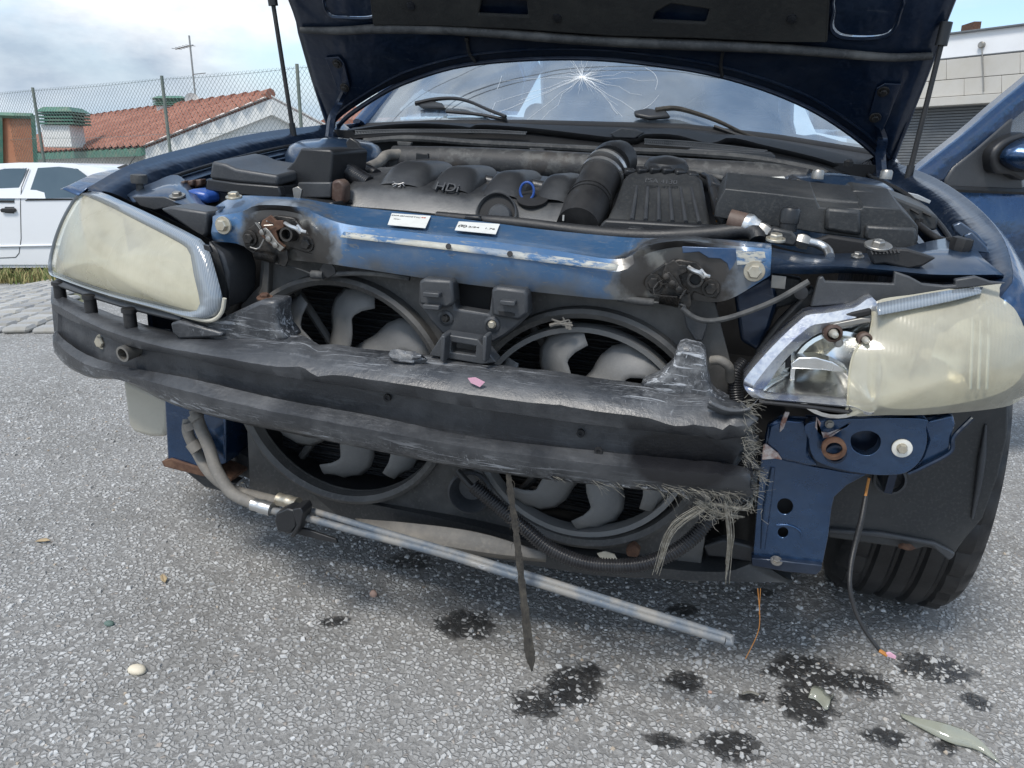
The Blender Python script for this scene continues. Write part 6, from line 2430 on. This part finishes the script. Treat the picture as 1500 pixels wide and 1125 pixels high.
for h_ in (.02, HT * .5, HT - .03):
    b = B()
    q = []
    for i in range(len(ftop) - 1):
        for f in np.linspace(0, 1, 8, endpoint=False):
            q.append(ftop[i] * (1 - f) + ftop[i + 1] * f - UG * (HT - h_ + .02 * math.sin(math.pi * f)))
    q.append(ftop[-1] - UG * (HT - h_))
    b.tube(q, .003, 5)
    b.obj('line_wire', M['wire'], FN)

# rusty framed panel behind the fence
RP = thing('rusty_panel', 'rust-red sheet panel in a green frame at the left end of the fence', 'panel')
dpn = 14.6
t = NT('rust_sheet')
M['rust_sheet'] = t.set(col=t.mix(t.noise(4, 6, .7), (.30, .09, .04), (.46, .24, .14)), rough=.8, nrm=t.bump(t.noise(30, 4), .3, .01))
b = B()
b.prism(np.array([G(a, c, dpn) for a, c in ((-130, 168), (50, 172), (54, 262), (-130, 262))]), GY * .03)
b.obj('sheet', M['rust_sheet'], RP)
for a_, c_ in (((-130, 165), (48, 170)), ((48, 168), (54, 262)), ((0, 168), (2, 262))):
    b = B()
    b.tube([G(*a_, dpn - .05), G(*c_, dpn - .05)], .05, 4, 3)
    b.obj('frame_bar', M['green'], RP)

# ---------------------------------------------------------------- house with tiled roof
t = NT('white_plaster')
M['plaster'] = t.set(col=t.mix(t.ramp(t.noise(1.3, 6, .65), [(.45, 0.0), (.75, .5)]), (.80, .79, .75), (.62, .60, .54)), rough=.9, nrm=t.bump(t.noise(40, 3), .2, .006))
t = NT('clay_tile')
oi = t.n.new('ShaderNodeObjectInfo')
M['tile'] = t.set(col=t.mix(t.ramp(t.noise(3, 5), [(.45, 0.0), (.75, .5)]), t.mix(oi.outputs['Random'], (.25, .092, .058), (.35, .15, .10)), (.17, .105, .08)), rough=.85, nrm=t.bump(t.noise(50, 3), .3, .006))
HS = thing('house', 'white gabled house with an orange clay tile roof behind the fence', 'house')
hA, hL, hR = G(397, 141, 17.0), G(212, 214, 16.4), G(520, 206, 18.0)
v_ = (G(118, 176, 17 * (250 - 141) / (250 - 176)) - hA)
v_ = v_ - UG * (v_ @ UG)
b = B()
low4 = UG * 5
inset = unit(v_) * .14
b.prism(np.array([hA + inset - UG * .12, hR + inset - UG * .12, hR + inset - low4, hL + inset - low4 + (hA - hL) * .10, hL + inset - UG * .10 + (hA - hL) * .10]), v_ * .93)
b.obj('wall', M['plaster'], HS)
RF = part('roof', None, HS)
for e_ in (hL, hR):
    b = B()
    b.prism(np.array([hA, e_, e_ - UG * .05, hA - UG * .05]), v_)
    b.obj('roof_slab', M['tile'], RF)
    b = B()
    b.prism(np.array([hA + UG * .03, e_ + UG * .03, e_ - UG * .36, hA - UG * .36]), unit(v_) * .12)
    b.obj('barge_board', M['plaster'], RF)
b = B()
b.prism(np.array([hL - UG * .02, hL + v_ - UG * .02, hL + v_ - UG * .16, hL - UG * .16]), unit(hL - hA) * .10)
b.obj('gutter', M['green'], RF)
# tiles: rows down the near slope
sl_ = hL - hA
nrow, ncol = 9, 31
tw, tl = np.linalg.norm(v_) / ncol, np.linalg.norm(sl_) / nrow
n_ = unit(np.cross(v_, sl_))
if n_ @ UG < 0:
    n_ = -n_
b = B()
arcp = [(-.5 + k / 6, .20 * math.sin(math.pi * min(1, max(0, (k / 6 - .0) / .62))) if k / 6 < .62 else -.03) for k in range(7)]
ra = [np.array([x * tw, 0, .008 + h * tw]) for x, h in arcp]
rb = [np.array([x * tw, -tl * 1.08, .034 + h * tw]) for x, h in arcp]
b.loft([ra, rb, [p - [0, 0, .02] for p in rb]])
tile = b.obj('tile', M['tile'], RF, ang=50)
first = True
xv, yv = unit(v_), -unit(sl_)
for i in range(nrow):
    for j in range(ncol):
        o = tile if first else tile.copy()
        if not first:
            COL.objects.link(o)
            o.parent = RF
        first = False
        q = hA + v_ * ((j + .5) / ncol) + sl_ * (i / nrow) + n_ * .012
        zx = np.cross(xv, yv)
        s_ = 1 if zx @ n_ > 0 else -1
        rr_ = random.gauss(0, .012)
        x2 = xv * math.cos(rr_) + yv * math.sin(rr_)
        o.matrix_local = Matrix(((x2[0] * s_, yv[0], n_[0], q[0]), (x2[1] * s_, yv[1], n_[1], q[1]), (x2[2] * s_, yv[2], n_[2], q[2]), (0, 0, 0, 1)))
for k in range(22):
    p0, p1 = hA + v_ * (k / 22), hA + v_ * ((k + 1.1) / 22)
    b = B()
    b.tube([p0 + UG * .05, p1 + UG * .03], [.11, .085], 8, 3)
    b.obj('ridge_tile', M['tile'], RF)


def chimney(px0, px1, ytop, ybot, d, white_to):
    g = part('chimney', None, HS)
    wdt = (px1 - px0) / F * d
    c = G((px0 + px1) / 2, ybot, d)
    top = G((px0 + px1) / 2, white_to, d)
    hh = (top - c) @ UG
    b = B()
    b.box(c + UG * hh / 2, (wdt * .85, wdt * .8, hh), UP3)
    b.obj('stack', M['plaster'], g, bevel=.01)
    th = (G((px0 + px1) / 2, ytop, d) - top) @ UG
    for k in range(4):
        b = B()
        b.box(top + UG * (th * (.08 + .18 * k)), (wdt * 1.05, wdt, th * .10), UP3)
        b.obj('louvre', M['green'], g)
    b = B()
    b.box(top + UG * (th * .35), (wdt * .8, wdt * .75, th * .7), UP3)
    b.obj('vent_core', M['black'], g)
    b = B()
    a0 = top + UG * th * .72
    qs = [a0 + GX * (sx * wdt * .55) + GY * (sy * wdt * .55) for sx, sy in ((-1, -1), (1, -1), (1, 1), (-1, 1))]
    qt = [a0 + UG * th * .28 + GX * (sx * wdt * .38) + GY * (sy * wdt * .38) for sx, sy in ((-1, -1), (1, -1), (1, 1), (-1, 1))]
    b.add(qs + qt, [(0, 1, 5, 4), (1, 2, 6, 5), (2, 3, 7, 6), (3, 0, 4, 7), (4, 5, 6, 7), (3, 2, 1, 0)])
    b.obj('cowl_cap', M['green'], g, flat=True)


chimney(73, 119, 158, 216, 18.6, 184)
chimney(236, 277, 142, 170, 20.5, 156)
AN = thing('tv_antenna', 'thin television aerial mast standing on the tiled roof', 'antenna')
b = B()
b.tube([G(288, 158, 20.5), G(277, 52, 20.5)], .022, 8, 4)
b.obj('mast', M['steel'], AN)
b = B()
b.tube([G(257, 72, 20.3), G(283, 66, 20.6)], .016, 6, 4)
b.obj('boom', M['steel'], AN)
for k in range(5):
    p = G(259 + 5 * k, 71.5 - 1.2 * k, 20.4)
    b = B()
    b.tube([p - GY * .3 - UG * .03, p + GY * .3 + UG * .03], .007, 5, 3)
    b.obj('element', M['steel'], AN)
b = B()
b.tube([G(282, 109, 20.3), G(301, 107, 20.6)], .012, 6, 4)
b.obj('boom', M['steel'], AN)
b = B()
b.lathe([(.0, -.02), (.10, -.005), (.17, .03), (.17, .04), (.10, .01), (0, -.01)], G(281, 147, 20.2), -GY + GX * .6 + UG * .2, 20)
b.obj('dish', M['white_plastic'], AN)
H2 = thing('far_house', 'small orange tiled roof seen right of the white gable', 'house')
b = B()
b.prism(np.array([G(436, 196, 24), G(480, 171, 24), G(560, 180, 24), G(560, 206, 24)]), GY * 4 + UG * .6)
b.obj('roof', M['tile'], H2)
b = B()
b.prism(np.array([G(440, 196, 24.3), G(560, 204, 24.3), G(560, 330, 24.3), G(440, 330, 24.3)]), GY * 3.5)
b.obj('wall', M['plaster'], H2)

# ---------------------------------------------------------------- building with roller shutter on the right
WH = thing('workshop', 'pale stone-clad building with a grey roller shutter behind the open door', 'building')
w1, w2 = G(1395, 50, 11.0), G(1500, 37, 10.33)
wn_ = unit(np.cross(w2 - w1, UG))
if wn_ @ GY < 0:
    wn_ = -wn_
hx = unit(w2 - w1)


def wq(px, py, off=0.0):
    return PP(px, py, w1 - wn_ * off, wn_)


M['clad'] = worn('stone_cladding', (.50, .48, .44), .8, 0, (.40, .36, .28), .35, 3, bump=.2, bscale=60)
M['band'] = worn('white_fascia', (.78, .79, .80), .6, 0, (.6, .58, .55), .3, 2)
M['slat'] = worn('grey_slat', (.12, .13, .14), .5, .2, (.25, .25, .24), .3, 6)
yc = lambda px: 50 - (px - 1395) * 13 / 105


def strip(px0, px1, off0, off1, name, mat, th=.12, proud=0.0, bev=.006):
    """piece of the facade between two heights given as pixels below the coping"""
    def e(px, o):
        return 250 - (250 - yc(px)) * (200 - o) / 200
    b = B()
    b.prism(np.array([wq(px0, e(px0, off0), proud), wq(px1, e(px1, off0), proud), wq(px1, e(px1, off1), proud), wq(px0, e(px0, off1), proud)]), wn_ * th)
    return b.obj(name, mat, WH, bevel=bev)


strip(1290, 1700, -3, 0, 'coping', M['slat'], .4, .05)
strip(1290, 1700, 0.2, 34.5, 'fascia', M['band'], .3)
strip(1290, 1700, 34.8, 36.2, 'dark_joint', M['slat'], .28)  # thin dark strip between fascia and stone panels
for r_, (o0, o1, js) in enumerate(((36.5, 66, (1290, 1330, 1386, 1440, 1494, 1550, 1610, 1700)), (66.4, 91, (1290, 1310, 1360, 1412, 1467, 1520, 1580, 1640, 1700)))):
    for a_, c_ in zip(js[:-1], js[1:]):
        strip(a_ + .25, c_ - .25, o0 + .2, o1 - .2, 'stone_panel', M['clad'], .28, random.uniform(0, .004), .004)
strip(1290, 1700, 91.4, 104, 'lintel', M['clad'], .3, .06)
for k in range(40):
    strip(1295, 1560, 104 + k * 4.3, 104 + (k + 1) * 4.3 - .5, 'shutter_slat', M['slat'], .02, -.16 + (.0), .006)
strip(1290, 1700, 104, 290, 'backing', M['black'], .1, -.24)
strip(1561, 1700, 104.2, 290, 'stone_panel', M['clad'], .3, 0)
strip(1240, 1294, 104.2, 290, 'stone_panel', M['clad'], .3, 0)
b = B()
b.tube([wq(1438, 66, .03), wq(1440, 100, .03), wq(1441, 134, .03)], .008, 6)
b.obj('cable', M['steel'], WH)
b = B()
b.lathe([(.04, 0), (.04, .04), (.03, .05)], wq(1439, 66, .0), -wn_, 14)
b.obj('junction_box', M['steel'], WH)
b = B()
b.box(wq(1391, 45) + wn_ * .6 + UG * .1, (.10, .3, .10), UP3)
b.obj('brick_stub', M['rust'], WH)

# ---------------------------------------------------------------- small things on the asphalt
t = NT('pebble_beige')
M['peb1'] = t.set(col=t.mix(t.noise(60, 3), (.62, .52, .36), (.70, .66, .56)), rough=.6)
M['peb2'] = NT('pebble_pink').set(col=(.52, .33, .25), rough=.7)
M['peb3'] = NT('pebble_green').set(col=(.10, .15, .13), rough=.7)
M['leaf'] = worn('dry_leaf', (.38, .29, .18), .8, 0, (.5, .4, .2), .4, 60)
for px, py, r, mt_, lab in ((201, 984, (.0165, .012, .008), 'peb1', 'beige rounded pebble lying alone on the asphalt'), (547, 873, (.008, .006, .009), 'peb2', 'small pinkish pebble ahead of the bumper'),
                            (160, 915, (.010, .007, .005), 'peb3', 'dark green pebble on the left asphalt'), (1040, 1015, (.004, .003, .003), 'peb2', 'tiny reddish pebble between the oil spots')):
    b = B()
    c = P(px, py, z=0)
    c[2] = r[2] * .55
    b.ball(c, r, 14, 9, .10)
    tag(b.obj('pebble', M[mt_], ang=80), lab, 'pebble')
for k, (px, py, a, lab) in enumerate(((62, 793, .4, 'dry tan leaf scrap on the far left asphalt'), (240, 848, 2.4, 'pale leaf scrap in front of the left headlamp'))):
    c = P(px, py, z=.004)
    b = B()
    u = np.array([math.cos(a), math.sin(a), 0])
    w = np.array([-math.sin(a), math.cos(a), 0])
    b.loft([[c - u * .016, c - u * .006 + w * .006 + [0, 0, .003], c + u * .006 + w * .006 + [0, 0, .005], c + u * .018 + [0, 0, .002]], [c - u * .016, c - u * .006 + [0, 0, -.001], c + u * .006, c + u * .018 + [0, 0, .002]],
            [c - u * .016, c - u * .006 - w * .006 + [0, 0, .004], c + u * .006 - w * .005 + [0, 0, .003], c + u * .018 + [0, 0, .002]]])
    tag(b.obj('leaf_scrap', M['leaf'], solid=.0006), lab, 'leaf')
# broken piece of lens
t = NT('broken_lens')
t.set(col=(.42, .43, .36), rough=.12, coat=1.0, nrm=t.bump(t.noise(50, 4), .2, .003))
tr = t.n.new('ShaderNodeBsdfTransparent')
tr.inputs[0].default_value = (.85, .87, .80, 1)
mx = t.n.new('ShaderNodeMixShader')
mx.inputs[0].default_value = .6
t.l.new(tr.outputs[0], mx.inputs[1])
t.l.new(t.bsdf.outputs[0], mx.inputs[2])
t.l.new(mx.outputs[0], t.out.inputs[0])
M['shard'] = t.m
b = B()
top_ = crom(np.array([P(a, c, z=.006) for a, c in ((1318, 1045), (1350, 1053), (1395, 1063), (1430, 1080), (1460, 1112))]), 24)
bot_ = crom(np.array([P(a, c, z=.006) for a, c in ((1322, 1051), (1352, 1068), (1392, 1088), (1430, 1098), (1464, 1118))]), 24)
f = np.sin(np.linspace(0, math.pi, 24))[:, None]
b.loft([top_, top_ * .6 + bot_ * .4 + f * [0, 0, .011], top_ * .25 + bot_ * .75 + f * [0, 0, .008], bot_])
tag(b.obj('lens_shard', M['shard'], solid=.0025), 'long curved shard of cloudy lamp plastic among the oil spots', 'shard')
b = B()
q = crom(np.array([P(a, c, z=.004) for a, c in ((1184, 1022), (1196, 1026), (1210, 1040), (1214, 1034))]), 14)
b.loft([q, q + [.006, .02, .006], q + [.012, .034, .002]])
tag(b.obj('lens_shard', M['shard'], solid=.002), 'small cloudy plastic shard in the largest oil spot', 'shard')
b = B()
q = crom(np.array([P(a, c, z=.004) for a, c in ((1088, 1016), (1100, 1014), (1112, 1018))]), 10)
b.tube(q, .0025, 6)
tag(b.obj('twig', M['straw']), 'short pale twig beside the largest oil spot', 'twig')

# loose chippings lying proud of the binder in front of the car
t = NT('loose_chip')
gi = t.n.new('ShaderNodeNewGeometry')
M['chip'] = t.set(col=t.ramp(gi.outputs['Random Per Island'], [(0.0, (.28, .275, .265)), (.5, (.40, .396, .385)), (.88, (.50, .50, .49)), (.96, (.60, .60, .59)), (1.0, (.42, .34, .25))]), rough=.8, nrm=t.bump(t.noise(300, 3), .4, .002))
NCH = 15000
ux, uy = RNG.uniform(-1.7, 1.75, NCH), RNG.uniform(-.62, 1.0, NCH)
keep = blot_field(SPOTS, ux, uy) > RNG.uniform(.3, 1.1, NCH)
ux, uy = ux[keep], uy[keep]
m_ = len(ux)
sz = RNG.gamma(5, .00055, m_) + .001
ang_ = RNG.uniform(0, 6.28, m_)
V = np.zeros((m_, 9, 3))
for k in range(4):
    a = ang_ + k * math.pi / 2 + RNG.normal(0, .25, m_)
    r1 = sz * RNG.uniform(.8, 1.3, m_)
    V[:, k] = np.stack([ux + np.cos(a) * r1, uy + np.sin(a) * r1, np.full(m_, -.001)], 1)
    r2 = r1 * RNG.uniform(.45, .8, m_)
    V[:, 4 + k] = np.stack([ux + np.cos(a) * r2, uy + np.sin(a) * r2, sz * RNG.uniform(.35, .75, m_)], 1)
V[:, 8] = np.stack([ux, uy, sz * .7], 1)
fc = np.array([(0, 1, 5, 4), (1, 2, 6, 5), (2, 3, 7, 6), (3, 0, 4, 7)])
Fq = (fc[None] + (np.arange(m_) * 9)[:, None, None]).reshape(-1, 4)
ft = np.array([(4, 5, 8), (5, 6, 8), (6, 7, 8), (7, 4, 8)])
Ft = (ft[None] + (np.arange(m_) * 9)[:, None, None]).reshape(-1, 3)
me = bpy.data.meshes.new('loose_chippings')
me.from_pydata(V.reshape(-1, 3), [], Fq.tolist() + Ft.tolist())
me.materials.append(M['chip'])
o = bpy.data.objects.new('loose_chippings', me)
COL.objects.link(o)
o['kind'] = 'stuff'
o['label'] = 'pale stone chippings bedded in the asphalt'

# overhead cables behind the camera's view, mirrored in the windscreen
for k, (z0, off) in enumerate(((5.2, 0.0), (5.5, .25), (6.0, .5), (6.1, 1.4), (5.4, 2.3))):
    b = B()
    q = [(-14, 3.0 + off * 1.2, z0 + 1.0), (-5, 3.3 + off * 1.2, z0 + .2), (0, 3.5 + off * 1.2, z0), (6, 3.8 + off * 1.2, z0 + .2), (16, 4.2 + off * 1.2, z0 + 1.1)]
    b.tube(q, .014, 6, 40)
    tag(b.obj('overhead_cable', M['rubber']), 'thin dark overhead cable mirrored in the windscreen', 'cable', 'overhead cables')
